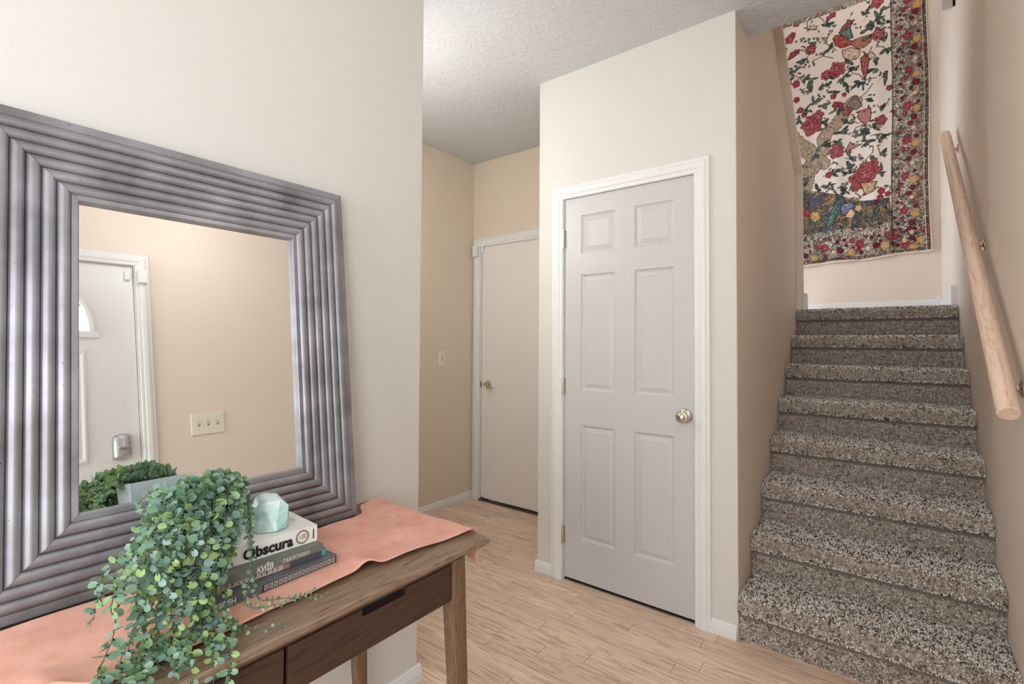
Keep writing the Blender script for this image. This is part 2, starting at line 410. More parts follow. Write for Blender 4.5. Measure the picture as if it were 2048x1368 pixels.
MB().box(-.7024, -.6985, YC - .0075, YC + .003, kz - .03, kz + .03).build('strike_plate', STEEL, d1, bevel=.0015)
struct(MB().box(-1.40, -.703, YC + .012, YC + .11, 0, .006).build('trim_11', DARK), 'dark threshold under the closet door')

MB().box(-2.75, -1.7, YB + .3, YB + .33, -.02, 2.3).build('wall_hall_light_block', BLACK).__setitem__('kind', 'structure')  # added black sheet, unseen, blocking the sky behind the hall door
MB().box(-2.75, -1.7, YB + .12, YB + .33, -.03, -.002).build('floor_hall_light_block', BLACK).__setitem__('kind', 'structure')  # added black slab keeping sky light out from under the door
# ---- flat door at the end of the hall
d2 = empty('door_2', (-2.2, YB, 0)); struct(d2, 'flat off-white hall door with a nickel lever')
MB().box(-2.628, -1.803, YB + .004, YB + .04, .024, 2.046).build('leaf', HALLDOOR, d2, bevel=.002)
lv = MB().lathe([(0, 0), (.030, 0), (.031, .004), (.027, .010), (.012, .013), (.0115, .040), (.0, .040)], (-2.556, YB + .004, .926), (0, -1, 0), 24).build('rose', NICKEL, d2, smooth=True)
MB().tube([(-2.566, YB - .034, .928), (-2.55, YB - .040, .927), (-2.52, YB - .044, .915), (-2.49, YB - .046, .905), (-2.468, YB - .044, .911)], [.011, .012, .010, .0085, .006], 10).build('lever', NICKEL, d2, smooth=True)
MB().box(-2.6315, -2.628, YB - .003, YB + .02, .90, .945).build('latch', BLACK, d2)
MB().box(-2.60, -1.803, YB - .001, YB + .004, .020, .032).build('weather_strip', WHITE, d2)
struct(MB().box(-2.632, -1.80, YB - .02, YB + .12, 0, .010).build('trim_12', DARK), 'dark threshold under the hall door')
# alarm contact on the hall door
sn = empty('door_sensor', (-2.67, YB, 1.95), 'white alarm contact at the top corner of the hall door', 'door sensor')
MB().box(-2.700, -2.650, YB - .040, YB - .0165, 1.955, 2.045).build('sensor_body', WHITE, sn, bevel=.004)
MB().box(-2.628, -2.606, YB - .014, YB + .0035, 1.985, 2.040).build('magnet', WHITE, sn, bevel=.002)

# ---- front door, seen in the mirror
d3 = empty('door_3', (XR, .36, 0)); struct(d3, 'white front door with a fan window and deadbolt')
xf_ = XR + .012
m = MB()
# leaf around the fan window: polygon rows
yc_, r_f, zf = .357, .285, 1.672
m.box(xf_, xf_ + .04, dY[0] + .003, dY[1] - .003, .01, zf - .0)
arc = [(yc_ + r_f * math.cos(a), zf + r_f * math.sin(a)) for a in [math.pi * k / 24 for k in range(25)]]
yL, yH, zH = dY[0] + .003, dY[1] - .003, 2.024
angs = sorted([math.pi * k / 24 for k in range(25)] + [math.atan2(zH - zf, yH - yc_), math.atan2(zH - zf, yL - yc_)])
vs = []; fs = []
for a in angs:
    c, s = math.cos(a), math.sin(a)
    tt = min((yH - yc_) / c if c > 1e-6 else 9, (yL - yc_) / c if c < -1e-6 else 9, (zH - zf) / s if s > 1e-6 else 9)
    for px in (xf_, xf_ + .04): vs += [(px, yc_ + r_f * c, zf + r_f * s), (px, yc_ + tt * c, zf + tt * s)]
for k in range(len(angs) - 1):
    a = k * 4; b = a + 4
    fs += [(a, a + 1, b + 1, b), (a + 2, b + 2, b + 3, a + 3), (a, b, b + 2, a + 2), (a + 1, a + 3, b + 3, b + 1)]
m.add(vs, fs)
leaf3 = m.build('leaf', WHITE, d3)
# fan window trim and glass
tr = MB(); nT = 25; prof = [(-.0, .0), (-.0, .012), (.016, .014), (.028, .006), (.030, 0)]
vs = []; fs = []
for k in range(nT):
    a = math.pi * k / (nT - 1)
    for s, d in prof: vs.append((xf_ - d, yc_ + (r_f + s - .004) * math.cos(a), zf + (r_f + s - .004) * math.sin(a)))
n = len(prof)
for k in range(nT - 1):
    fs += [(k * n + i, k * n + i + 1, (k + 1) * n + i + 1, (k + 1) * n + i) for i in range(n - 1)]
tr.add(vs, fs)
tr.box(xf_ - .012, xf_, yc_ - r_f - .03, yc_ + r_f + .03, zf - .03, zf)
for a in (.5, 1.05, 1.6, 2.1, 2.65):
    p0 = (xf_ + .015, yc_ + .08 * math.cos(a), zf + .08 * math.sin(a)); p1 = (xf_ + .015, yc_ + r_f * math.cos(a), zf + r_f * math.sin(a))
    tr.tube([p0, p1], .006, 6)
tr.build('fan_window_trim', WHITE, d3)
GLASS, N_, L_, b_ = newmat('window_glass'); b_.inputs['Transmission Weight'].default_value = 1; b_.inputs['Roughness'].default_value = .05; b_.inputs['IOR'].default_value = 1.1
vs = [(xf_ + .02, yc_, zf)] + [(xf_ + .02, *p) for p in arc]
MB().add(vs, [(0, k, k + 1) for k in range(1, 25)]).build('pane', GLASS, d3, fix=False)
for (ya, yb) in ((.10, .315), (.405, .622)):
    for (za, zb) in ((1.05, 1.585), (.22, .93)):
        mp = MB()
        rings = [(0, 0), (.006, .008), (.016, .009), (.026, .003), (.05, .006), (.054, .006)]
        vs = []; fs = []
        for i, d in rings: vs += [(xf_ - d, ya + i, za + i), (xf_ - d, yb - i, za + i), (xf_ - d, yb - i, zb - i), (xf_ - d, ya + i, zb - i)]
        for a in range(len(rings) - 1):
            for k in range(4): fs.append((a * 4 + k, a * 4 + (k + 1) % 4, (a + 1) * 4 + (k + 1) % 4, (a + 1) * 4 + k))
        fs.append(tuple(range((len(rings) - 1) * 4, len(rings) * 4)))
        mp.add(vs, fs).build('panel', WHITE, leaf3)
# deadbolt: shield plate with thumb turn
sh = [(-.036, -.052), (0, -.064), (.036, -.052), (.037, 0), (.036, .052), (.022, .060), (0, .064), (-.022, .060), (-.036, .052), (-.037, 0)]
by, bz = .745, 1.106
vs = []
for k, (s, d) in enumerate(((1, 0), (1, .010), (.86, .020), (.5, .027))): vs += [(xf_ - d, by + a * s, bz + b * (s if s > .6 else .8)) for a, b in sh]
n = len(sh); fs = [(r * n + i, r * n + (i + 1) % n, (r + 1) * n + (i + 1) % n, (r + 1) * n + i) for r in range(3) for i in range(n)] + [tuple(range(3 * n, 4 * n))]
db = MB().add(vs, fs).build('deadbolt', STEEL, d3, smooth=True)
MB().box(xf_ - .045, xf_ - .02, by - .022, by + .022, bz - .010, bz + .004).build('thumb_turn', STEEL, db, bevel=.004)
for zz in (.052, -.05): MB().lathe([(.007, .012), (.006, .018), (.0, .0185)], (xf_, by, bz + zz), (-1, 0, 0), 10).build('screw', STEEL, db)
sn = empty('door_sensor', (XR, .83, 1.95), 'white alarm contact at the top corner of the front door, seen in the mirror', 'door sensor')
MB().box(XR - .036, XR - .013, .832, .872, 1.925, 1.995).build('sensor_body', WHITE, sn, bevel=.003)
MB().box(xf_ - .016, xf_ - .0005, .785, .806, 1.945, 1.995).build('magnet', WHITE, sn, bevel=.002)

# ---- light switches
def switch(name, c, nrm, gangs, label, pitch=.046):
    c = Vector(c); nv = Vector(nrm); u = Vector((0, 0, 1)).cross(nv)
    hw = .035 + (gangs - 1) * pitch / 2 + (.002 if gangs > 1 else 0); hh = .0575
    e = empty(name, c - Vector((0, 0, hh)), label, 'light switch')
    B = Matrix((u, Vector((0, 0, 1)), nv)).transposed().to_4x4(); B.translation = c
    pl = []
    for s, d in ((1, 0), (1, .003)): pl += [((hw) * a, hh * b, d) for a, b in ((-1, -1), (1, -1), (1, 1), (-1, 1))]
    pl += [((hw - .004) * a, (hh - .004) * b, .006) for a, b in ((-1, -1), (1, -1), (1, 1), (-1, 1))]
    fs = [(r * 4 + k, r * 4 + (k + 1) % 4, r * 4 + 4 + (k + 1) % 4, r * 4 + 4 + k) for r in range(2) for k in range(4)] + [(8, 9, 10, 11)]
    MB().add(pl, fs).xf(B).build('cover_plate', IVORY, e)
    for g in range(gangs):
        x = (g - (gangs - 1) / 2) * pitch
        MB().box(x - .0055, x + .0055, -.013, .013, .0045, .0065).xf(B).build('toggle_slot', plain('slot_shadow', lin(150, 140, 120), .7) if 'slot_shadow' not in bpy.data.materials else bpy.data.materials['slot_shadow'], e)
        tg = MB().add([(x - .004, -.004, .006), (x + .004, -.004, .006), (x + .004, .007, .006), (x - .004, .007, .006), (x - .0035, .004, .016), (x + .0035, .004, .016), (x + .0035, .010, .015), (x - .0035, .010, .015)],
                      [(0, 1, 5, 4), (1, 2, 6, 5), (2, 3, 7, 6), (3, 0, 4, 7), (4, 5, 6, 7)]).xf(B)
        tg.build('toggle', IVORY, e)
        for s in (-1, 1): MB().lathe([(.0028, .005), (.0026, .0072), (0, .0075)], (x, s * .030, 0), (0, 0, 1), 8).xf(B).build('screw', STEEL, e)
switch('light_switch', (XH + .0005, 2.66, 1.134), (1, 0, 0), 1, 'single ivory switch plate on the tan hall wall')
switch('light_switch', (XR - .0005, 1.120, 1.172), (-1, 0, 0), 3, 'triple ivory switch plate beside the front door, seen in the mirror')

# ---- added lamps that light the rooms, none of them in view
def dome(name, c, r, em, label, col=(1, .985, .965, 1)):
    e = empty(name, c, label, 'ceiling light')
    M, N, L, b = newmat(name + '_glow'); b.inputs['Base Color'].default_value = (.9, .9, .88, 1)
    b.inputs['Emission Color'].default_value = col; b.inputs['Emission Strength'].default_value = em
    MB().lathe([(r * 1.04, 0), (r * 1.05, -.025), (r * .98, -.03)], c, (0, 0, 1), 32).build('lamp_rim', NICKEL, e, smooth=True)
    MB().lathe([(r * .98, -.028), (r * .93, -.05), (r * .75, -.078), (r * .45, -.096), (r * .12, -.102), (.0, -.102)], c, (0, 0, 1), 32).build('glass_dome', M, e, smooth=True)
def pendant(c, r, em, label):
    e = empty('added_pendant_light', c, label, 'pendant light')
    M, N, L, b = newmat('added_pendant_glow'); b.inputs['Base Color'].default_value = (.9, .9, .88, 1)
    b.inputs['Emission Color'].default_value = (1, .99, .975, 1); b.inputs['Emission Strength'].default_value = em
    z = c[2]
    MB().lathe([(.0, 0), (.06, 0), (.06, -.012), (.02, -.03), (.006, -.035), (.006, -(H - z - r) - .0), (.0, -(H - z - r))], (c[0], c[1], H - .001), (0, 0, 1), 20).build('stem', NICKEL, e, smooth=True)
    MB().lathe([(r * math.sin(math.pi * k / 14), -r * math.cos(math.pi * k / 14)) for k in range(15)], c, (0, 0, 1), 24).build('globe', M, e, smooth=True)
pendant((-.20, 1.00, 2.26), .105, ADDED_LAMP_ENTRY, 'added frosted globe pendant over the entry, out of view')
dome('added_ceiling_light', (.02, 4.55, ZT - .001), .19, ADDED_LAMP_STAIR, 'added round frosted ceiling light high over the stairs, out of view')
pendant((-1.98, 1.42, 2.10), .085, ADDED_LAMP_HALL, 'added small frosted globe pendant round the corner in the hall, out of view')
# ================================================================== STAIRS
RISE, RUN, Y0 = .188, .2442, 2.263
NST = 8
st = empty('staircase', (-.1, 2.3, 0), 'straight flight of stairs covered in salt-and-pepper brown carpet', 'staircase')
CARPET = plain('carpet_backing', lin(160, 146, 134), .95, bump=(400, .5, .003))
def step_profile(k):
    yn = Y0 + RUN * (k - 1); zt = RISE * k; zb = RISE * (k - 1)
    back = yn + RUN if k < NST else YS - .06
    return [(yn + .030, zb), (yn + .030, zt - .092), (yn + .050, zt - .081), (yn + .020, zt - .070), (yn + .005, zt - .060), (yn, zt - .044), (yn + .001, zt - .028), (yn + .008, zt - .012), (yn + .022, zt - .003), (yn + .042, zt), (back + .030, zt)]
def pile(paths, x0, x1, sp):
    """short frieze tufts standing on the carpet surface"""
    B = []
    for prof in paths:
        for (a, b) in zip(prof, prof[1:]):
            d = np.array(b) - np.array(a); Ls = np.hypot(*d)
            if Ls < 1e-4 or (abs(Ls - .0228) < .0008) or (abs(Ls - .0320) < .0008): continue      # none in the tuck under the nosing
            n = int(Ls * (x1 - x0) / sp ** 2)
            t = nrg.random(n); x = x0 + (x1 - x0) * nrg.random(n)
            y = a[0] + d[0] * t; z = a[1] + d[1] * t
            nr = np.array([-d[1], d[0]]) / Ls
            B.append(np.c_[x, y, z, np.full(n, nr[0]), np.full(n, nr[1])])
    B = np.concatenate(B); n = len(B)
    base = B[:, :3]; nv = np.c_[np.zeros(n), B[:, 3], B[:, 4]]
    h = nrg.uniform(.005, .009, n)[:, None]
    lean = nrg.normal(0, .55, (n, 3)); dirv = nv + lean; dirv /= np.linalg.norm(dirv, axis=1)[:, None]
    flip = (dirv * nv).sum(1) < .1; dirv[flip] = nv[flip]
    side = np.array([[1., 0, 0]]) + nrg.normal(0, .6, (n, 3)); side -= dirv * (side * dirv).sum(1)[:, None]; side /= np.linalg.norm(side, axis=1)[:, None]
    wb = nrg.uniform(.0014, .0023, n)[:, None]
    base = base - nv * .001
    tip = base + dirv * h
    V = np.stack([base - side * wb, base + side * wb, tip + side * wb * .7, tip - side * wb * .7], 1)
    V[:, :, 0] = np.clip(V[:, :, 0], x0 - .001, x1 + .001)
    V = V.reshape(-1, 3)
    # yarn colours, drawn in clumps of like tone
    pal = np.array([lin(80, 68, 58)[:3], lin(160, 145, 131)[:3], lin(222, 208, 195)[:3], lin(246, 236, 226)[:3], lin(254, 250, 244)[:3]])
    cell = np.floor((base + nrg.normal(0, .0012, (n, 3))) / .0062).astype(np.int64)
    tab = nrg.choice(5, 65536, p=[.22, .13, .17, .22, .26])
    idx = tab[(cell[:, 0] * 73856093 ^ cell[:, 1] * 19349663 ^ cell[:, 2] * 83492791) % 65536]
    c = pal[idx] * nrg.uniform(.85, 1.15, (n, 1))
    return V.astype(np.float32), n, np.clip(c, 0, 1)
def quads_mesh(name, V, n, C, mat, parent):
    me = bpy.data.meshes.new(name)
    me.vertices.add(4 * n); me.vertices.foreach_set('co', V.ravel())
    me.loops.add(4 * n); me.loops.foreach_set('vertex_index', np.arange(4 * n, dtype=np.int32))
    me.polygons.add(n); me.polygons.foreach_set('loop_start', np.arange(0, 4 * n, 4, dtype=np.int32))
    me.update(calc_edges=True)
    at = me.color_attributes.new('col', 'FLOAT_COLOR', 'POINT')
    at.data.foreach_set('color', np.repeat(np.c_[C, np.ones(n)], 4, 0).astype(np.float32).ravel())
    me.materials.append(mat)
    o = bpy.data.objects.new(name, me); COL.objects.link(o); adopt(o, parent); return o
paths = []
for k in range(1, NST + 1):
    p = step_profile(k); yb = p[-1][0]
    zb = RISE * (k - 1)
    MB().prism(p + [(yb, max(0, zb - .02) if k > 1 else 0), (p[0][0] + .02, max(0, zb - .02) if k > 1 else 0), (p[0][0] + .02, zb)] if k > 1 else p + [(yb, 0)], 'x', X2 + .002, XR - .001).build('carpeted_step', CARPET, st)
    q = p[:-1] + [(min(p[-1][0], Y0 + RUN * k + .030) if k < NST else p[-2][0] + .25, p[-1][1])]
    paths.append(q)
V, n, C = pile(paths, X2 + .004, XR - .003, .0040)
tag(quads_mesh('carpet_pile', V, n, C, attr_mat('frieze_carpet_yarn', .95), st), kind='stuff')

# ---- handrail on brackets
xr = .272
hr = empty('handrail', (xr, 2.7, 1.7), 'round pale wooden handrail climbing the right stair wall', 'handrail')
pA, pB = Vector((xr, 2.037, 1.0616)), Vector((xr, 3.952, 2.5404)); dr = (pB - pA).normalized()
rr = .0275
ro = MB().lathe([(rr - .003, 0), (rr, .003), (rr, (pB - pA).length - .006), (rr - .006, (pB - pA).length)], (0, 0, 0), (0, 0, 1), 28).build('rail', RAIL, hr, smooth=True)
ro.matrix_basis = Matrix.Translation(pA) @ dr.to_track_quat('Z', 'Y').to_matrix().to_4x4()
for yb, in ((3.83,), (2.90,), (2.16,)):
    c = pA + dr * ((yb - pA.y) / dr.y); wc = Vector((XR, yb + .03, c.z - .03))
    b = MB().lathe([(0, 0), (.027, 0), (.027, .004), (.017, .008), (.010, .010), (0, .010)], wc, (-1, 0, 0), 18)
    b.tube([wc + Vector((-.006, 0, 0)), wc + Vector((-.022, 0, -.004)), wc + Vector((-.042, -.012, -.004)), Vector((xr, yb, c.z - rr + .002))], [.0085, .0085, .008, .008], 10)
    b.box(xr - .008, xr + .008, yb - .022, yb + .022, c.z - rr - .004, c.z - rr + .004)
    b.build('bracket', NICKEL, hr, smooth=True)

# ---- white framed panel high on the right wall
fp = empty('wall_panel', (XR, 4.0, 3.28), 'white board standing out from the wall high above the handrail', 'wall panel')
MB().box(.262, .313, 3.90, 3.925, 3.282, 3.95).build('panel_face', WHITE, fp, bevel=.002)
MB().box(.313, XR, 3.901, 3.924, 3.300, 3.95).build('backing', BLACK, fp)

# ================================================================== TAPESTRY
RED=[(-0.667, 4.245, 0.024), (-0.413, 4.192, 0.016), (-0.382, 4.212, 0.0208), (-0.061, 4.194, 0.0383), (-0.554, 3.962, 0.0359), (-0.06, 3.912, 0.0383), (-0.356, 3.705, 0.0527), (-0.224, 3.779, 0.0208), (0.005, 3.43, 0.0176), (-0.05, 3.165, 0.0335), (-0.644, 3.422, 0.0208), (-0.615, 3.366, 0.016), (-0.388, 3.474, 0.02), (-0.37, 3.39, 0.024), (-0.336, 3.38, 0.0192), (-0.291, 3.308, 0.0287), (-0.308, 3.468, 0.0144), (-0.675, 3.676, 0.0256), (-0.672, 3.526, 0.0208), (-0.723, 4.11, 0.0319), (-0.697, 4.145, 0.0192), (-0.441, 3.682, 0.0319), (-0.555, 3.259, 0.0679), (-0.507, 3.331, 0.0399), (-0.793, 3.841, 0.0319), (-0.792, 3.998, 0.0359), (-0.368, 2.975, 0.0479), (-0.191, 2.694, 0.0727), (-0.129, 2.758, 0.0684), (-0.16, 2.726, 0.0599), (-0.573, 2.588, 0.0325), (-0.423, 2.78, 0.0222), (-0.048, 2.563, 0.0222), (-0.056, 2.508, 0.0205), (-0.004, 2.527, 0.0171), (-0.726, 2.728, 0.0428), (-0.779, 2.967, 0.0428), (-0.723, 3.161, 0.0342)]
LEAF=[(-0.422, 4.12), (-0.144, 4.138), (-0.138, 3.991), (-0.102, 4.013), (-0.004, 4.001), (-0.28, 3.752), (-0.25, 3.688), (-0.56, 3.688), (-0.553, 3.628), (-0.38, 3.509), (-0.284, 3.214), (-0.099, 3.609), (-0.586, 3.42), (-0.482, 3.418), (-0.53, 3.479), (-0.452, 3.26), (-0.653, 3.323), (-0.154, 3.081), (-0.33, 3.135), (-0.03, 4.118), (-0.019, 3.848), (-0.122, 3.367), (-0.046, 3.265), (-0.359, 3.345), (-0.11, 3.132), (-0.616, 3.888), (-0.518, 4.005), (-0.395, 3.625), (-0.318, 3.618), (-0.289, 3.526), (-0.208, 3.537), (-0.699, 3.81), (0.001, 3.761), (-0.084, 3.685), (-0.408, 3.909), (-0.497, 3.573), (-0.759, 3.732), (-0.609, 3.722), (-0.032, 3.932), (-0.059, 4.059), (-0.364, 3.043), (-0.285, 2.762), (-0.269, 2.816), (-0.231, 2.635), (-0.047, 2.731), (-0.463, 3.067), (-0.514, 2.999), (-0.149, 3.087), (-0.135, 3.007), (-0.045, 2.881), (-0.311, 2.611), (-0.424, 2.671), (-0.516, 2.679), (-0.602, 2.766), (-0.098, 2.846), (-0.021, 3.026), (-0.268, 2.904), (-0.382, 2.781), (-0.707, 2.828), (-0.759, 3.118)]
TWIG=[[(-0.454, 3.982), (-0.4, 3.934), (-0.358, 3.877)], [(-0.251, 3.642), (-0.2, 3.611), (-0.157, 3.548), (-0.078, 3.54)], [(-0.194, 3.406), (-0.143, 3.445), (-0.107, 3.496)], [(-0.075, 3.806), (-0.033, 3.796), (-0.003, 3.762)], [(-0.492, 4.242), (-0.46, 4.201), (-0.445, 4.167)], [(-0.58, 4.249), (-0.581, 4.153), (-0.533, 4.139)], [(-0.462, 4.032), (-0.423, 4.017), (-0.383, 4.068)], [(-0.126, 3.762), (-0.104, 3.817)], [(-0.08, 3.301), (-0.039, 3.254), (-0.004, 3.314)], [(-0.262, 3.227), (-0.211, 3.186), (-0.124, 3.189)], [(-0.241, 3.112), (-0.226, 3.153), (-0.153, 3.161)], [(-0.716, 3.777), (-0.642, 3.724), (-0.609, 3.656)], [(-0.615, 3.974), (-0.567, 3.918), (-0.608, 3.875)], [(-0.09, 3.047), (-0.041, 3.043), (-0.014, 3.001)], [(-0.296, 3.547), (-0.237, 3.51), (-0.171, 3.535)], [(-0.535, 3.85), (-0.463, 3.863), (-0.385, 3.817)], [(-0.48, 3.68), (-0.425, 3.709), (-0.402, 3.655)], [(-0.066, 4.088), (-0.038, 4.006), (0.01, 4.013)], [(-0.119, 3.051), (-0.051, 3.052), (-0.011, 2.995)], [(-0.231, 2.587), (-0.193, 2.551), (-0.209, 2.516)], [(-0.3, 2.901), (-0.237, 2.877), (-0.205, 2.899)], [(-0.067, 2.934), (-0.053, 2.864), (-0.008, 2.864)], [(-0.159, 2.85), (-0.105, 2.905), (-0.105, 2.952)], [(-0.465, 2.779), (-0.399, 2.785), (-0.349, 2.804)]]
TRUNK=[([(-0.461, 3.131), (-0.375, 3.22), (-0.321, 3.279), (-0.291, 3.353), (-0.238, 3.383)], 0.0399), ([(-0.741, 3.207), (-0.635, 3.078), (-0.54, 2.985), (-0.549, 2.886), (-0.593, 2.825), (-0.611, 2.727)], 0.053), ([(-0.428, 3.168), (-0.463, 3.087), (-0.472, 3.0), (-0.515, 2.919)], 0.0359), ([(-0.472, 2.93), (-0.439, 2.892), (-0.448, 2.865)], 0.0222), ([(-0.761, 2.839), (-0.654, 2.837), (-0.584, 2.843)], 0.0428)]
POLY=[('wr', [(-0.338, 4.022), (-0.314, 4.078), (-0.269, 4.116), (-0.221, 4.107), (-0.247, 4.079), (-0.255, 4.027), (-0.33, 4.029)]), ('wt', [(-0.338, 4.036), (-0.255, 4.055), (-0.233, 3.951), (-0.285, 3.952)]), ('bd', [(-0.384, 3.993), (-0.365, 4.019), (-0.323, 4.007), (-0.263, 3.939), (-0.234, 3.919), (-0.256, 3.89), (-0.324, 3.888), (-0.365, 3.931)]), ('wo', [(-0.256, 3.9), (-0.233, 3.928), (-0.103, 3.928), (-0.11, 3.864), (-0.154, 3.83), (-0.198, 3.833)]), ('wt', [(-0.175, 3.897), (-0.103, 3.924), (-0.117, 3.898), (-0.161, 3.883)]), ('cr', [(-0.316, 3.866), (-0.249, 3.87), (-0.183, 3.818), (-0.198, 3.76), (-0.257, 3.754), (-0.309, 3.799)]), ('bs', [(-0.184, 3.746), (-0.154, 3.768), (-0.126, 3.708), (-0.138, 3.623), (-0.157, 3.548), (-0.181, 3.646)]), ('cr', [(-0.14, 3.767), (-0.104, 3.772), (-0.08, 3.728), (-0.119, 3.706)]), ('gy', [(-0.298, 3.364), (-0.253, 3.424), (-0.223, 3.433), (-0.18, 3.33), (-0.224, 3.307)]), ('st', [(-0.202, 3.292), (-0.123, 3.296), (-0.12, 3.206), (-0.16, 3.154), (-0.218, 3.242)]), ('gb', [(-0.029, 3.498), (-0.022, 3.575), (-0.004, 3.578), (-0.008, 3.509), (-0.026, 3.453)]), ('wr', [(-0.741, 3.922), (-0.715, 3.981), (-0.64, 3.993), (-0.648, 3.957), (-0.715, 3.923)]), ('st', [(-0.304, 2.965), (-0.267, 3.039), (-0.243, 3.004), (-0.181, 2.999), (-0.228, 2.981), (-0.268, 2.962)]), ('bk', [(-0.192, 2.666), (-0.077, 2.653), (-0.101, 2.573), (-0.162, 2.555)]), ('gt', [(-0.335, 2.576), (-0.303, 2.532), (-0.336, 2.459), (-0.402, 2.332), (-0.448, 2.309), (-0.435, 2.396), (-0.384, 2.497)]), ('gt', [(-0.087, 2.419), (-0.072, 2.473), (-0.035, 2.448), (0.003, 2.489), (-0.02, 2.437), (-0.013, 2.398), (-0.057, 2.443)]), ('bl', [(-0.34, 2.48), (-0.303, 2.512), (-0.256, 2.514), (-0.233, 2.462), (-0.272, 2.449), (-0.304, 2.396), (-0.336, 2.421)]), ('gt', [(-0.352, 2.54), (-0.399, 2.667), (-0.383, 2.624), (-0.347, 2.579), (-0.302, 2.643), (-0.327, 2.565)])]
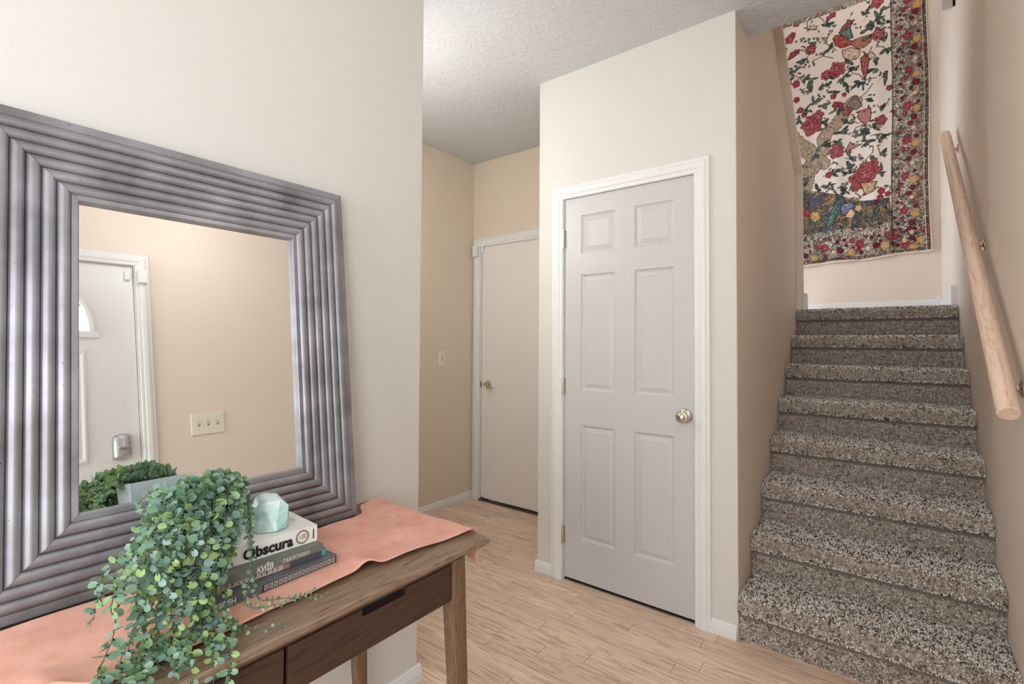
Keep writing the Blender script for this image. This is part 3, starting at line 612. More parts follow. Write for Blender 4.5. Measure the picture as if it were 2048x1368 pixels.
BORD=[(0.15, 4.41, 0.0271, 'R'), (0.209, 4.361, 0.0271, 'Y'), (0.194, 4.294, 0.024, 'D'), (0.129, 4.354, 0.0144, 'R'), (0.192, 4.205, 0.0176, 'P'), (0.097, 4.321, 0.0112, 'D'), (0.102, 4.205, 0.0112, 'R'), (0.17, 4.253, 0.0176, 'D'), (0.076, 4.269, 0.0096, 'D'), (0.067, 4.168, 0.0112, 'D'), (0.213, 4.131, 0.0144, 'D'), (0.143, 4.116, 0.0271, 'R'), (0.202, 4.07, 0.0271, 'Y'), (0.187, 4.003, 0.024, 'D'), (0.122, 4.06, 0.0144, 'R'), (0.185, 3.913, 0.0176, 'P'), (0.091, 4.025, 0.0112, 'D'), (0.095, 3.91, 0.0112, 'R'), (0.163, 3.961, 0.0176, 'D'), (0.069, 3.972, 0.0096, 'D'), (0.06, 3.871, 0.0112, 'D'), (0.206, 3.841, 0.0144, 'D'), (0.137, 3.823, 0.0271, 'R'), (0.195, 3.779, 0.0271, 'Y'), (0.18, 3.712, 0.024, 'D'), (0.115, 3.766, 0.0144, 'R'), (0.178, 3.622, 0.0176, 'P'), (0.084, 3.729, 0.0112, 'D'), (0.088, 3.615, 0.0112, 'R'), (0.156, 3.669, 0.0176, 'D'), (0.062, 3.676, 0.0096, 'D'), (0.053, 3.574, 0.0112, 'D'), (0.2, 3.551, 0.0144, 'D'), (0.13, 3.53, 0.0271, 'R'), (0.188, 3.489, 0.0271, 'Y'), (0.174, 3.421, 0.024, 'D'), (0.108, 3.472, 0.0144, 'R'), (0.172, 3.332, 0.0176, 'P'), (0.077, 3.434, 0.0112, 'D'), (0.081, 3.32, 0.0112, 'R'), (0.15, 3.377, 0.0176, 'D'), (0.056, 3.38, 0.0096, 'D'), (0.046, 3.278, 0.0112, 'D'), (0.193, 3.261, 0.0144, 'D'), (0.123, 3.237, 0.0271, 'R'), (0.182, 3.199, 0.0271, 'Y'), (0.167, 3.13, 0.024, 'D'), (0.102, 3.179, 0.0144, 'R'), (0.165, 3.041, 0.0176, 'P'), (0.07, 3.14, 0.0112, 'D'), (0.075, 3.026, 0.0112, 'R'), (0.143, 3.086, 0.0176, 'D'), (0.049, 3.085, 0.0096, 'D'), (0.04, 2.983, 0.0112, 'D'), (0.186, 2.972, 0.0144, 'D'), (0.116, 2.945, 0.0271, 'R'), (0.175, 2.909, 0.0271, 'Y'), (0.16, 2.841, 0.024, 'D'), (0.095, 2.886, 0.0144, 'R'), (0.158, 2.752, 0.0176, 'P'), (0.064, 2.846, 0.0112, 'D'), (0.068, 2.732, 0.0112, 'R'), (0.136, 2.795, 0.0176, 'D'), (0.042, 2.79, 0.0096, 'D'), (0.033, 2.688, 0.0112, 'D'), (0.179, 2.683, 0.0144, 'D'), (0.11, 2.653, 0.0271, 'R'), (0.168, 2.62, 0.0271, 'Y'), (0.154, 2.551, 0.024, 'D'), (0.088, 2.593, 0.0144, 'R'), (0.151, 2.462, 0.0176, 'P'), (0.057, 2.552, 0.0112, 'D'), (0.061, 2.439, 0.0112, 'R'), (0.129, 2.505, 0.0176, 'D'), (0.035, 2.495, 0.0096, 'D'), (0.026, 2.393, 0.0112, 'D'), (0.173, 2.395, 0.0144, 'D'), (0.103, 2.362, 0.0271, 'R'), (0.162, 2.332, 0.0271, 'Y'), (0.147, 2.262, 0.024, 'D'), (0.082, 2.301, 0.0144, 'R'), (0.145, 2.174, 0.0176, 'P'), (0.05, 2.259, 0.0112, 'D'), (0.055, 2.147, 0.0112, 'R'), (0.123, 2.215, 0.0176, 'D'), (0.029, 2.201, 0.0096, 'D'), (0.02, 2.099, 0.0112, 'D'), (0.166, 2.107, 0.0144, 'D'), (0.096, 2.072, 0.0271, 'R'), (0.155, 2.044, 0.0271, 'Y'), (0.14, 1.974, 0.024, 'D'), (0.075, 2.01, 0.0144, 'R'), (0.138, 1.885, 0.0176, 'P'), (0.044, 1.966, 0.0112, 'D'), (0.048, 1.854, 0.0112, 'R'), (0.116, 1.925, 0.0176, 'D'), (0.022, 1.908, 0.0096, 'D'), (0.013, 1.806, 0.0112, 'D'), (0.159, 1.82, 0.0144, 'D'), (0.09, 1.781, 0.0271, 'R'), (0.148, 1.756, 0.0271, 'Y'), (0.134, 1.685, 0.024, 'D'), (0.068, 1.719, 0.0144, 'R'), (0.131, 1.597, 0.0176, 'P'), (0.037, 1.674, 0.0112, 'D'), (0.041, 1.563, 0.0112, 'R'), (0.109, 1.636, 0.0176, 'D'), (0.015, 1.615, 0.0096, 'D'), (0.006, 1.512, 0.0112, 'D'), (0.153, 1.533, 0.0144, 'D'), (-1.048, 2.108, 0.0308, 'R'), (-1.109, 2.141, 0.0171, 'R'), (-1.127, 2.035, 0.0257, 'Y'), (-0.966, 2.059, 0.0205, 'P'), (-0.905, 2.072, 0.0222, 'D'), (-1.029, 2.026, 0.0154, 'D'), (-1.197, 2.057, 0.0154, 'D'), (-1.176, 2.153, 0.012, 'D'), (-0.932, 2.148, 0.012, 'D'), (-0.858, 2.109, 0.012, 'D'), (-0.989, 2.176, 0.0103, 'R'), (-0.748, 2.12, 0.0308, 'R'), (-0.804, 2.152, 0.0171, 'R'), (-0.821, 2.05, 0.0257, 'Y'), (-0.673, 2.074, 0.0205, 'P'), (-0.615, 2.086, 0.0222, 'D'), (-0.731, 2.042, 0.0154, 'D'), (-0.886, 2.072, 0.0154, 'D'), (-0.867, 2.164, 0.012, 'D'), (-0.641, 2.159, 0.012, 'D'), (-0.572, 2.121, 0.012, 'D'), (-0.694, 2.186, 0.0103, 'R'), (-0.47, 2.132, 0.0308, 'R'), (-0.522, 2.163, 0.0171, 'R'), (-0.538, 2.065, 0.0257, 'Y'), (-0.4, 2.087, 0.0205, 'P'), (-0.347, 2.099, 0.0222, 'D'), (-0.454, 2.056, 0.0154, 'D'), (-0.598, 2.086, 0.0154, 'D'), (-0.58, 2.175, 0.012, 'D'), (-0.371, 2.17, 0.012, 'D'), (-0.307, 2.133, 0.012, 'D'), (-0.42, 2.195, 0.0103, 'R'), (-0.212, 2.143, 0.0308, 'R'), (-0.26, 2.173, 0.0171, 'R'), (-0.275, 2.078, 0.0257, 'Y'), (-0.147, 2.099, 0.0205, 'P'), (-0.098, 2.111, 0.0222, 'D'), (-0.197, 2.07, 0.0154, 'D'), (-0.331, 2.099, 0.0154, 'D'), (-0.314, 2.184, 0.012, 'D'), (-0.12, 2.179, 0.012, 'D'), (-0.06, 2.144, 0.012, 'D'), (-0.165, 2.204, 0.0103, 'R'), (0.028, 2.153, 0.0308, 'R'), (-0.017, 2.182, 0.0171, 'R'), (-0.031, 2.091, 0.0257, 'Y'), (0.089, 2.111, 0.0205, 'P'), (0.135, 2.122, 0.0222, 'D'), (0.042, 2.083, 0.0154, 'D'), (-0.083, 2.111, 0.0154, 'D'), (-0.067, 2.193, 0.012, 'D'), (0.115, 2.188, 0.012, 'D'), (0.17, 2.154, 0.012, 'D'), (0.072, 2.212, 0.0103, 'R'), (0.253, 2.163, 0.0308, 'R'), (0.211, 2.191, 0.0171, 'R'), (0.198, 2.103, 0.0257, 'Y'), (0.31, 2.122, 0.0205, 'P'), (0.353, 2.132, 0.0222, 'D'), (0.266, 2.094, 0.0154, 'D'), (0.149, 2.122, 0.0154, 'D'), (0.164, 2.201, 0.012, 'D'), (0.334, 2.196, 0.012, 'D'), (0.386, 2.163, 0.012, 'D'), (0.294, 2.219, 0.0103, 'R'), (0.463, 2.172, 0.0308, 'R'), (0.424, 2.199, 0.0171, 'R'), (0.411, 2.113, 0.0257, 'Y'), (0.516, 2.132, 0.0205, 'P'), (0.557, 2.142, 0.0222, 'D'), (0.475, 2.105, 0.0154, 'D'), (0.366, 2.132, 0.0154, 'D'), (0.38, 2.209, 0.012, 'D'), (0.539, 2.204, 0.012, 'D'), (0.588, 2.172, 0.012, 'D'), (0.502, 2.227, 0.0103, 'R')]
GROUND=[(-0.817, 2.704), (-0.624, 2.689), (-0.525, 2.655), (-0.4, 2.608), (-0.303, 2.561), (-0.209, 2.516), (-0.124, 2.501), (0.01, 2.497), (0.012, 2.302), (-0.226, 2.298), (-0.627, 2.309), (-0.82, 2.319)]
TX0, TX1, TZ0, TZ1 = -.95, .265, 2.0, 4.46
gw, gh = 392, 790
gx = np.linspace(TX0, TX1, gw); gz = np.linspace(TZ0, TZ1, gh)
PX, PZ = np.meshgrid(gx, gz)
L3 = lambda *c: np.array(lin(*c)[:3])
img = np.ones((gh, gw, 3)) * L3(232, 221, 212)
def smooth_noise(cell, seed):
    g = np.random.default_rng(seed); ny, nx = int((TZ1 - TZ0) / cell) + 3, int((TX1 - TX0) / cell) + 3
    G = g.random((ny, nx)); fx = (PX - TX0) / cell; fz = (PZ - TZ0) / cell
    ix, iz = fx.astype(int), fz.astype(int); tx, tz = fx - ix, fz - iz
    tx = tx * tx * (3 - 2 * tx); tz = tz * tz * (3 - 2 * tz)
    return (G[iz, ix] * (1 - tx) + G[iz, ix + 1] * tx) * (1 - tz) + (G[iz + 1, ix] * (1 - tx) + G[iz + 1, ix + 1] * tx) * tz
nA, nB, nC, nD = (smooth_noise(c, s) for c, s in ((.022, 1), (.034, 2), (.012, 3), (.05, 4)))
def scrib(nz, w=.05, levels=3): 
    return np.abs(((nz * levels) % 1) - .5) < w * levels / 2
def put(mask, col, a=1.0):
    img[mask] = img[mask] * (1 - a) + col * a
def dist_poly(pts):
    d = np.full(PX.shape, 9.0)
    for (x0, z0), (x1, z1) in zip(pts, pts[1:]):
        vx, vz = x1 - x0, z1 - z0; l2 = vx * vx + vz * vz + 1e-9
        t = np.clip(((PX - x0) * vx + (PZ - z0) * vz) / l2, 0, 1)
        d = np.minimum(d, np.hypot(PX - x0 - t * vx, PZ - z0 - t * vz))
    return d
def inside(pts):
    m = np.zeros(PX.shape, bool); n = len(pts)
    for i in range(n):
        (x0, z0), (x1, z1) = pts[i], pts[(i + 1) % n]
        c = ((z0 > PZ) != (z1 > PZ)) & (PX < (x1 - x0) * (PZ - z0) / (z1 - z0 + 1e-12) + x0); m ^= c
    return m
INK, INKB = L3(52, 42, 38), L3(92, 76, 64)
GRN = [L3(44, 78, 74), L3(58, 92, 80), L3(50, 66, 62), L3(74, 104, 96), L3(64, 72, 86)]
trg = random.Random(5)
def win(x, z, r):
    kx, kz = (gw - 1) / (TX1 - TX0), (gh - 1) / (TZ1 - TZ0)
    a, b = max(0, int((x - r - TX0) * kx)), min(gw, int((x + r - TX0) * kx) + 2); c, d = max(0, int((z - r - TZ0) * kz)), min(gh, int((z + r - TZ0) * kz) + 2)
    return (slice(c, max(c, d)), slice(a, max(a, b)))
def windowed(fn):
    """paint on the small patch of cloth around the motif only"""
    def run(x, z, *a, **k):
        global PX, PZ, img, nA, nB, nC
        full = (PX, PZ, img, nA, nB, nC); sl = win(x, z, k.pop('reach'))
        PX, PZ, img, nA, nB, nC = (q[sl] for q in full)
        if PX.size: fn(x, z, *a, **k)
        PX, PZ, img, nA, nB, nC = full
    return run
@windowed
def leaf_patch(x, z, l, wd, ang, col):
    c, s = math.cos(ang), math.sin(ang); u = (PX - x) * c + (PZ - z) * s; v = -(PX - x) * s + (PZ - z) * c
    t = u / l; wv = wd * np.sqrt(np.clip(1 - (2 * t - 1) ** 2, 0, 1)) * (1.15 - .5 * t)
    m = (t > 0) & (t < 1) & (np.abs(v) < wv); e = (t > -.03) & (t < 1.03) & (np.abs(v) < wv + .0028) & ~m
    put(e, INK, .75); put(m, col); put(m & (np.abs(v) < .0016), INK, .6); put(m & (nC > .62), L3(150, 160, 140), .35)
def leafp(x, z, l, wd, ang, col): leaf_patch(x, z, l, wd, ang, col, reach=l * 1.1 + .01)
@windowed
def line_patch(x, z, pts, w, col, a): put(dist_poly(pts) < w, col, a)
# light sprigs drawn all over the field
sp_ = np.random.default_rng(9)
for i in range(170):
    x, z = sp_.uniform(TX0, .0), sp_.uniform(2.55, 4.2); a = sp_.uniform(0, 6.28)
    pts = [(x, z)]
    for k in range(4): a += sp_.normal(0, .6); pts.append((pts[-1][0] + .022 * math.cos(a), pts[-1][1] + .022 * math.sin(a)))
    line_patch(x, z, pts, .0018, INKB, .6, reach=.12)
    for (qx, qz) in pts[1:]:
        if sp_.random() < .75: leafp(qx, qz, sp_.uniform(.018, .032), .006, sp_.uniform(0, 6.28), [L3(120, 116, 104), GRN[3], L3(150, 120, 116), GRN[4]][sp_.integers(4)])
for pts, wd in TRUNK:
    d = dist_poly(pts) + (nB - .5) * .02; mk = d < wd * 1.25
    put((d < wd * 1.25 + .004) & ~mk, INK); put(mk, L3(186, 168, 146)); put(mk & scrib(nA + nB * .6, .06, 5), INKB, .8); put(mk & scrib(nC, .03, 2), INK, .5)
for pts in TWIG:
    line_patch(*pts[0], pts, .0045, INK, .85, reach=.25); line_patch(*pts[0], pts, .0018, L3(150, 120, 96), .8, reach=.25)
for (x, z) in LEAF:
    for k in range(trg.randint(3, 5)):
        a = trg.uniform(0, 6.28); leafp(x + trg.uniform(-.012, .012), z + trg.uniform(-.014, .014), trg.uniform(.032, .07), trg.uniform(.008, .015), a, trg.choice(GRN))
@windowed
def flower_patch(x, z, r, kind='R'):
    base, hi, dk = {'R': (L3(146, 40, 56), L3(206, 140, 140), L3(86, 26, 38)), 'Y': (L3(196, 150, 92), L3(226, 196, 146), L3(140, 92, 44)), 'P': (L3(224, 188, 150), L3(238, 218, 190), L3(150, 110, 86)), 'D': (L3(108, 28, 48), L3(150, 60, 80), L3(50, 18, 30))}[kind]
    a = np.arctan2(PZ - z, PX - x); d = np.hypot((PX - x), (PZ - z) * .88)
    ph = (x * 91 + z * 57) % 6.28
    rr_ = r * (1.05 + .13 * np.cos(5 * a + ph) + .05 * np.cos(11 * a - ph)); m_ = d < rr_
    put((d < rr_ + .003) & ~m_, INK, .8); put(m_, base)
    petal = m_ & (np.abs(np.sin(3 * a + 16 * d / max(r, .01) + ph)) < .28); put(petal, hi if r > .012 else dk, .75)
    put(m_ & scrib(nC + d * 9, .07, 3), dk, .7); put(d < r * .18, hi, .7)
    if r > .03: put(m_ & scrib(nB * 1.2 + nA * .6, .10, 4), hi, .65); put(m_ & scrib(nA, .06, 5), dk, .7)
def flower(x, z, r, kind='R'): flower_patch(x, z, r, kind, reach=r * 1.5 + .01)
for x, z, r in RED: flower(x, z, r * 1.06)
PC = {'wr': L3(150, 50, 66), 'wt': L3(74, 122, 124), 'bd': L3(178, 66, 66), 'wo': L3(190, 120, 96), 'cr': L3(226, 206, 176), 'bs': L3(176, 84, 84), 'gy': L3(140, 122, 112), 'st': L3(196, 130, 124), 'gb': L3(112, 92, 66), 'bk': L3(202, 168, 132), 'gt': L3(52, 104, 104), 'bl': L3(104, 122, 164)}
def polys(keys):
    for k, pts in POLY:
        if k not in keys: continue
        mk = inside(pts); ed = dist_poly(pts + [pts[0]])
        put(mk, PC[k]); put(mk & scrib(nA + PX * 6, .09, 4), INK if k in ('gt', 'gy', 'bk', 'gb') else L3(96, 24, 40), .7)
        put(mk & scrib(nC + PZ * 5, .06, 3), L3(226, 210, 190), .45); put(ed < .003, INK)
# the ground at the foot of the tree
G = inside(GROUND) | ((PZ < 2.40) & (PZ > 2.28) & (PX < .02))
put(G, L3(150, 122, 92)); put(G & (nB > .56), L3(182, 150, 110)); put(G & (nD > .62), L3(96, 100, 92)); put(G & (smooth_noise(.06, 8) < .3), L3(84, 92, 112))
put(G & scrib(nA * .7 + nB, .1, 6), INK, .85); put(G & scrib(nC, .06, 2), L3(210, 190, 160), .5)
for i in range(26):
    x, z = sp_.uniform(TX0, .0), sp_.uniform(2.30, 2.50); leafp(x, z, sp_.uniform(.03, .06), .011, sp_.uniform(.3, 2.8), GRN[sp_.integers(5)])
for x, z, r, k in ((-.60, 2.47, .028, 'R'), (-.53, 2.43, .034, 'Y'), (-.27, 2.41, .03, 'P'), (-.21, 2.45, .022, 'P'), (-.08, 2.47, .018, 'D'), (-.75, 2.42, .03, 'R')): flower(x, z, r, k)
polys(PC.keys())
# borders on all sides
IR, IB, IT = .02, 2.285, 4.235
bm_ = (PX > IR + (PZ - 2.3) * .006) | (PZ < IB) | (PZ > IT)
put(bm_, L3(222, 212, 200)); 
dn = bm_ & scrib(nA + nC * .5, .12, 4); put(dn, INK, .85)
put(bm_ & scrib(nC + nB * .6, .09, 3), L3(84, 82, 70), .8); put(bm_ & (nB > .66) & ~dn, L3(120, 130, 116), .8); put(bm_ & (smooth_noise(.02, 21) > .74), L3(126, 46, 62), .8)
wash = bm_ & ((PX > TX1 - .115) | (PZ < TZ0 + .115) | (PZ > TZ1 - .1)); put(wash & (smooth_noise(.016, 22) > .42), L3(112, 98, 78), .5)
for i in range(520):                       # small leaves and buds crowding the border
    if i % 2: x, z = sp_.uniform(IR + .01, TX1 - .02), sp_.uniform(TZ0 + .03, TZ1)
    else: x, z = sp_.uniform(TX0, TX1 - .03), sp_.uniform(TZ0 + .04, IB - .01)
    leafp(x, z, sp_.uniform(.016, .034), sp_.uniform(.004, .008), sp_.uniform(0, 6.28), [GRN[0], GRN[1], GRN[3], L3(120, 104, 84), L3(134, 52, 66), L3(196, 184, 166), L3(216, 206, 192)][sp_.integers(7)])
for x, z, r, k in BORD:
    if x > IR + .03 or z < IB - .02: flower(x + trg.uniform(-.006, .006), z + trg.uniform(-.006, .006), r * trg.uniform(.8, 1.1) * (1.0 if k in 'RY' else .85), k)
edge = (PX > TX1 - .028) | (PZ < TZ0 + .040); put(edge & scrib(nC * 1.2, .2, 3), INK, .85)
put(np.abs(PX - (IR + (PZ - 2.3) * .006)) < .0045, INK, .8); put((np.abs(PZ - IB) < .004) & (PX < IR), INK, .6)
put(np.abs(PX - (TX1 - .034)) < .002, L3(214, 202, 184)); 
put((PX > TX1 - .009) | (PZ < TZ0 + .014), L3(218, 200, 182))
# hanging cloth: gentle folds, sagging hem
u = (PX - TX0) / (TX1 - TX0); v = (PZ - TZ0) / (TZ1 - TZ0)
WY = YS - .019 - .006 * np.sin(PX * 21 + PZ * 1.1) - .004 * np.sin(PX * 47 - PZ * 2.3) * (1 - v) - .003 * np.sin(PZ * 9 + PX * 5)
WZ = PZ + (1 - v) ** 3 * (-.020 + .045 * np.clip((u - .35) / .65, 0, 1) ** 1.5 + .006 * np.sin(u * 17))
WX = PX + .006 * np.sin(PZ * 4.2) * u
co = np.stack([WX, WY, WZ], -1).reshape(-1, 3).astype(np.float32)
ii = np.arange(gw * gh).reshape(gh, gw)
Q = np.stack([ii[:-1, :-1], ii[:-1, 1:], ii[1:, 1:], ii[1:, :-1]], -1).reshape(-1, 4)
me = bpy.data.meshes.new('tapestry'); nq = len(Q)
me.vertices.add(len(co)); me.vertices.foreach_set('co', co.ravel())
me.loops.add(4 * nq); me.loops.foreach_set('vertex_index', Q.ravel().astype(np.int32))
me.polygons.add(nq); me.polygons.foreach_set('loop_start', np.arange(0, 4 * nq, 4, dtype=np.int32)); me.polygons.foreach_set('use_smooth', np.ones(nq, bool))
me.update(calc_edges=True)
at = me.color_attributes.new('col', 'FLOAT_COLOR', 'POINT'); at.data.foreach_set('color', np.c_[img.reshape(-1, 3), np.ones(gw * gh)].astype(np.float32).ravel())
me.materials.append(attr_mat('printed_cotton', .9))
tp = empty('tapestry', (-.34, YS, TZ0), 'floral printed tapestry with birds hanging on the landing wall', 'tapestry')
o = bpy.data.objects.new('printed_cloth', me); COL.objects.link(o); adopt(o, tp)
hm = MB(); zh = [(float(WX[0, i]), float(WY[0, i]), float(WZ[0, i])) for i in range(0, gw, 7)] + [(float(WX[0, -1]), float(WY[0, -1]), float(WZ[0, -1]))]
hm.tube(zh, .006, 6); hm.build('hem', plain('hem_cotton', lin(218, 200, 184), .9), tp, smooth=True)
# ================================================================== CONSOLE TABLE
ZTB = .740
TXB, TXF, TY0, TY1 = -1.365, -.860, -.085, 1.025
tb = empty('console_table', (-1.11, .47, 0), 'dark walnut console table with two drawers and tapered legs', 'table')
# top: boards with a chamfered front and ends
m = MB(); c1, c2, th = .004, .010, .024
lay = [(0.010, ZTB - th), (0, ZTB - th + c2), (0, ZTB - c1), (c1, ZTB)]
vs = []
for i, z in lay: vs += [(TXB, TY0 + i, z), (TXF - i, TY0 + i, z), (TXF - i, TY1 - i, z), (TXB, TY1 - i, z)]
fs = [(3, 2, 1, 0), (12, 13, 14, 15)] + [(r * 4 + k, r * 4 + (k + 1) % 4, r * 4 + 4 + (k + 1) % 4, r * 4 + 4 + k) for r in range(3) for k in range(4)]
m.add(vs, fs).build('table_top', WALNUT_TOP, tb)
XD = -.872                                   # drawer faces
m = MB().box(TXB + .03, XD - .03, .022, .918, .622, ZTB - th).box(XD - .03, XD - .018, .022, .918, .612, .626)
m.build('carcass', WALNUT, tb)
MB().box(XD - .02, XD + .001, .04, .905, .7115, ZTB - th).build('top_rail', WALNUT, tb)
for (ya, yb) in ((.048, .4665), (.4735, .892)):
    yc2 = (ya + yb) / 2 + .008; nw = .058; nz = .7085
    poly = [(ya, .620), (yb, .620), (yb, nz), (yc2 + nw, nz), (yc2 + nw - .003, nz - .0155), (yc2 - nw + .003, nz - .0155), (yc2 - nw, nz), (ya, nz)]
    d_ = MB()
    # face split into convex pieces around the finger notch
    for p in ([(ya, .620), (yc2 - nw, .620), (yc2 - nw, nz), (ya, nz)], [(yc2 + nw, .620), (yb, .620), (yb, nz), (yc2 + nw, nz)], [(yc2 - nw, .620), (yc2 + nw, .620), (yc2 + nw, nz - .0155), (yc2 - nw, nz - .0155)]):
        d_.prism(p, 'x', XD - .018, XD)
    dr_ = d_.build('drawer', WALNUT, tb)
    MB().box(XD - .0182, XD - .012, yc2 - nw, yc2 + nw, nz - .0155, nz).build('notch_shade', BLACK, dr_)  # black block puts the shade of the recess into colour
MB().box(XD - .0285, XD - .020, .46, .48, .620, .711).build('gap_shade', BLACK, tb)  # black strip painted in for the shade between the drawers
def leg(x, y, sx, sy):
    secs = [(.716, .024, 0), (.62, .024, .002), (.30, .020, .012), (0.0, .0135, .026)]
    vs = []; fs = []; S = 12
    for z, r, s in secs:
        for k in range(S):
            a = 2 * math.pi * (k + .5) / S; ca, sa = math.cos(a), math.sin(a)
            q = (abs(ca) ** 5 + abs(sa) ** 5) ** (-1 / 5)          # rounded square section
            vs.append((x + sx * s + r * q * ca, y + sy * s + r * q * sa, z))
    for i in range(len(secs) - 1): fs += [(i * S + k, i * S + (k + 1) % S, (i + 1) * S + (k + 1) % S, (i + 1) * S + k) for k in range(S)]
    fs += [tuple(range(S)), tuple(range((len(secs) - 1) * S, len(secs) * S))]
    MB().add(vs, fs).build('leg', WALNUT_LEG, tb, smooth=True)
for x, sx in ((-.890, 1), (-1.300, .3)):
    for y, sy in ((.918, 1), (.022, -1)): leg(x, y, sx, sy)

# ================================================================== MIRROR
mT, mB_ = Vector((-1.37, .895, 1.722)), Vector((-1.267, .895, .782))
vv = (mT - mB_).normalized(); ww = Vector((0, 1, 0)).cross(vv).normalized()
if ww.x < 0: ww = -ww
zb_off = (ZTB + .0055 - mB_.z) / vv.z                       # foot of the frame on the table
mo = mB_ + vv * zb_off + Vector((0, -.895, 0))
Mh = (mT - mB_).length - zb_off; My0, My1 = .090, .895
def mp(y, v, wv): return mo + Vector((0, y, 0)) + vv * v + ww * wv
mr = empty('mirror', (-1.27, .49, ZTB), 'large mirror in a reeded pewter-grey frame leaning on the table', 'mirror')
GREY, N_, L_, b_ = newmat('pewter_frame')
g_ = N_.new('ShaderNodeNewGeometry'); n_ = N_.new('ShaderNodeTexNoise'); n_.inputs['Scale'].default_value = 9; n_.inputs['Detail'].default_value = 6
L_.new(g_.outputs['Position'], n_.inputs['Vector'])
cr_ = N_.new('ShaderNodeValToRGB'); cr_.color_ramp.elements[0].color = lin(120, 118, 121); cr_.color_ramp.elements[1].color = lin(164, 163, 168)
cr_.color_ramp.elements[0].position = .3; cr_.color_ramp.elements[1].position = .7; L_.new(n_.outputs['Fac'], cr_.inputs['Fac'])
v_ = N_.new('ShaderNodeTexNoise'); v_.inputs['Scale'].default_value = 190; v_.inputs['Detail'].default_value = 2; L_.new(g_.outputs['Position'], v_.inputs['Vector'])
th_ = N_.new('ShaderNodeMath'); th_.operation = 'GREATER_THAN'; th_.inputs[1].default_value = .735; L_.new(v_.outputs['Fac'], th_.inputs[0])
mx_ = N_.new('ShaderNodeMix'); mx_.data_type = 'RGBA'; L_.new(th_.outputs[0], mx_.inputs['Factor']); L_.new(cr_.outputs['Color'], mx_.inputs['A']); mx_.inputs['B'].default_value = lin(74, 68, 66)
L_.new(mx_.outputs['Result'], b_.inputs['Base Color']); b_.inputs['Metallic'].default_value = .55; b_.inputs['Roughness'].default_value = .44
FW = .170; NR = 6; band = .020; lip = .012
prof = [(0, -.033), (0, -.004), (.002, -.001), (band, .001)]
rw = (FW - band - lip) / NR
for k in range(NR):
    for j in range(9):
        a = math.pi * j / 8
        if j == 0 and k > 0: continue
        prof.append((band + rw * (k + .5 - .5 * math.cos(a)), -.002 + .0105 * math.sin(a)))
prof += [(FW - lip, .002), (FW - .002, .003), (FW, .001), (FW, -.016), (FW + .008, -.016)]
corners = [(My0, 0, 1, 1), (My1, 0, -1, 1), (My1, Mh, -1, -1), (My0, Mh, 1, -1)]
names = ['frame_rail'] * 4
for a in range(4):
    y0_, v0_, sy0, sv0 = corners[a]; y1_, v1_, sy1, sv1 = corners[(a + 1) % 4]
    n = len(prof)
    vs = [mp(y0_ + sy0 * s, v0_ + sv0 * s, d) for s, d in prof] + [mp(y1_ + sy1 * s, v1_ + sv1 * s, d) for s, d in prof]
    # a hair of gap shows the mitre joint
    mid0 = [Vector(p) for p in vs[:n]]; mid1 = [Vector(p) for p in vs[n:]]
    ax = (mid1[0] - mid0[0]).normalized() * .0004
    vs = [p + ax for p in mid0] + [p - ax for p in mid1]
    fs = [(i, i + 1, n + i + 1, n + i) for i in range(n - 1)] + [tuple(range(n)), tuple(range(n, 2 * n))]
    MB().add(vs, fs).build('frame_rail', GREY, mr, smooth=True)
MIR = plain('mirror_silver', (.93, .94, .93, 1), .012, 1)
gv = [mp(y, v, d) for d in (-.020, -.0115) for y, v in ((My0 + FW - .004, FW - .004), (My1 - FW + .004, FW - .004), (My1 - FW + .004, Mh - FW + .004), (My0 + FW - .004, Mh - FW + .004))]
i_ = .014
gv += [mp(y, v, -.01148) for y, v in ((My0 + FW + i_, FW + i_), (My1 - FW - i_, FW + i_), (My1 - FW - i_, Mh - FW - i_), (My0 + FW + i_, Mh - FW - i_))]
MB().add(gv, [(3, 2, 1, 0), (0, 1, 5, 4), (1, 2, 6, 5), (2, 3, 7, 6), (3, 0, 4, 7), (4, 5, 9, 8), (5, 6, 10, 9), (6, 7, 11, 10), (7, 4, 8, 11), (8, 9, 10, 11)]).build('mirror_glass', MIR, mr)
MB().add([mp(y, v, d) for d in (-.033, -.0215) for y, v in ((My0 + .02, .02), (My1 - .02, .02), (My1 - .02, Mh - .02), (My0 + .02, Mh - .02))],
         [(3, 2, 1, 0), (4, 5, 6, 7), (0, 1, 5, 4), (1, 2, 6, 5), (2, 3, 7, 6), (3, 0, 4, 7)]).build('back_board', BLACK, mr)

# ================================================================== RUNNER CLOTH
FLEECE, N_, L_, b_ = newmat('salmon_fleece')
g_ = N_.new('ShaderNodeNewGeometry'); n_ = N_.new('ShaderNodeTexNoise'); n_.inputs['Scale'].default_value = 22; n_.inputs['Detail'].default_value = 6; L_.new(g_.outputs['Position'], n_.inputs['Vector'])
cr_ = N_.new('ShaderNodeValToRGB'); cr_.color_ramp.elements[0].color = lin(224, 162, 140); cr_.color_ramp.elements[1].color = lin(240, 186, 168)
cr_.color_ramp.elements[0].position = .3; cr_.color_ramp.elements[1].position = .7; L_.new(n_.outputs['Fac'], cr_.inputs['Fac']); L_.new(cr_.outputs['Color'], b_.inputs['Base Color'])
b_.inputs['Roughness'].default_value = 1; b_.inputs['Specular IOR Level'].default_value = .1; b_.inputs['Sheen Weight'].default_value = .35; b_.inputs['Sheen Tint'].default_value = lin(240, 190, 170)
n2 = N_.new('ShaderNodeTexNoise'); n2.inputs['Scale'].default_value = 700; n2.inputs['Detail'].default_value = 3; L_.new(g_.outputs['Position'], n2.inputs['Vector'])
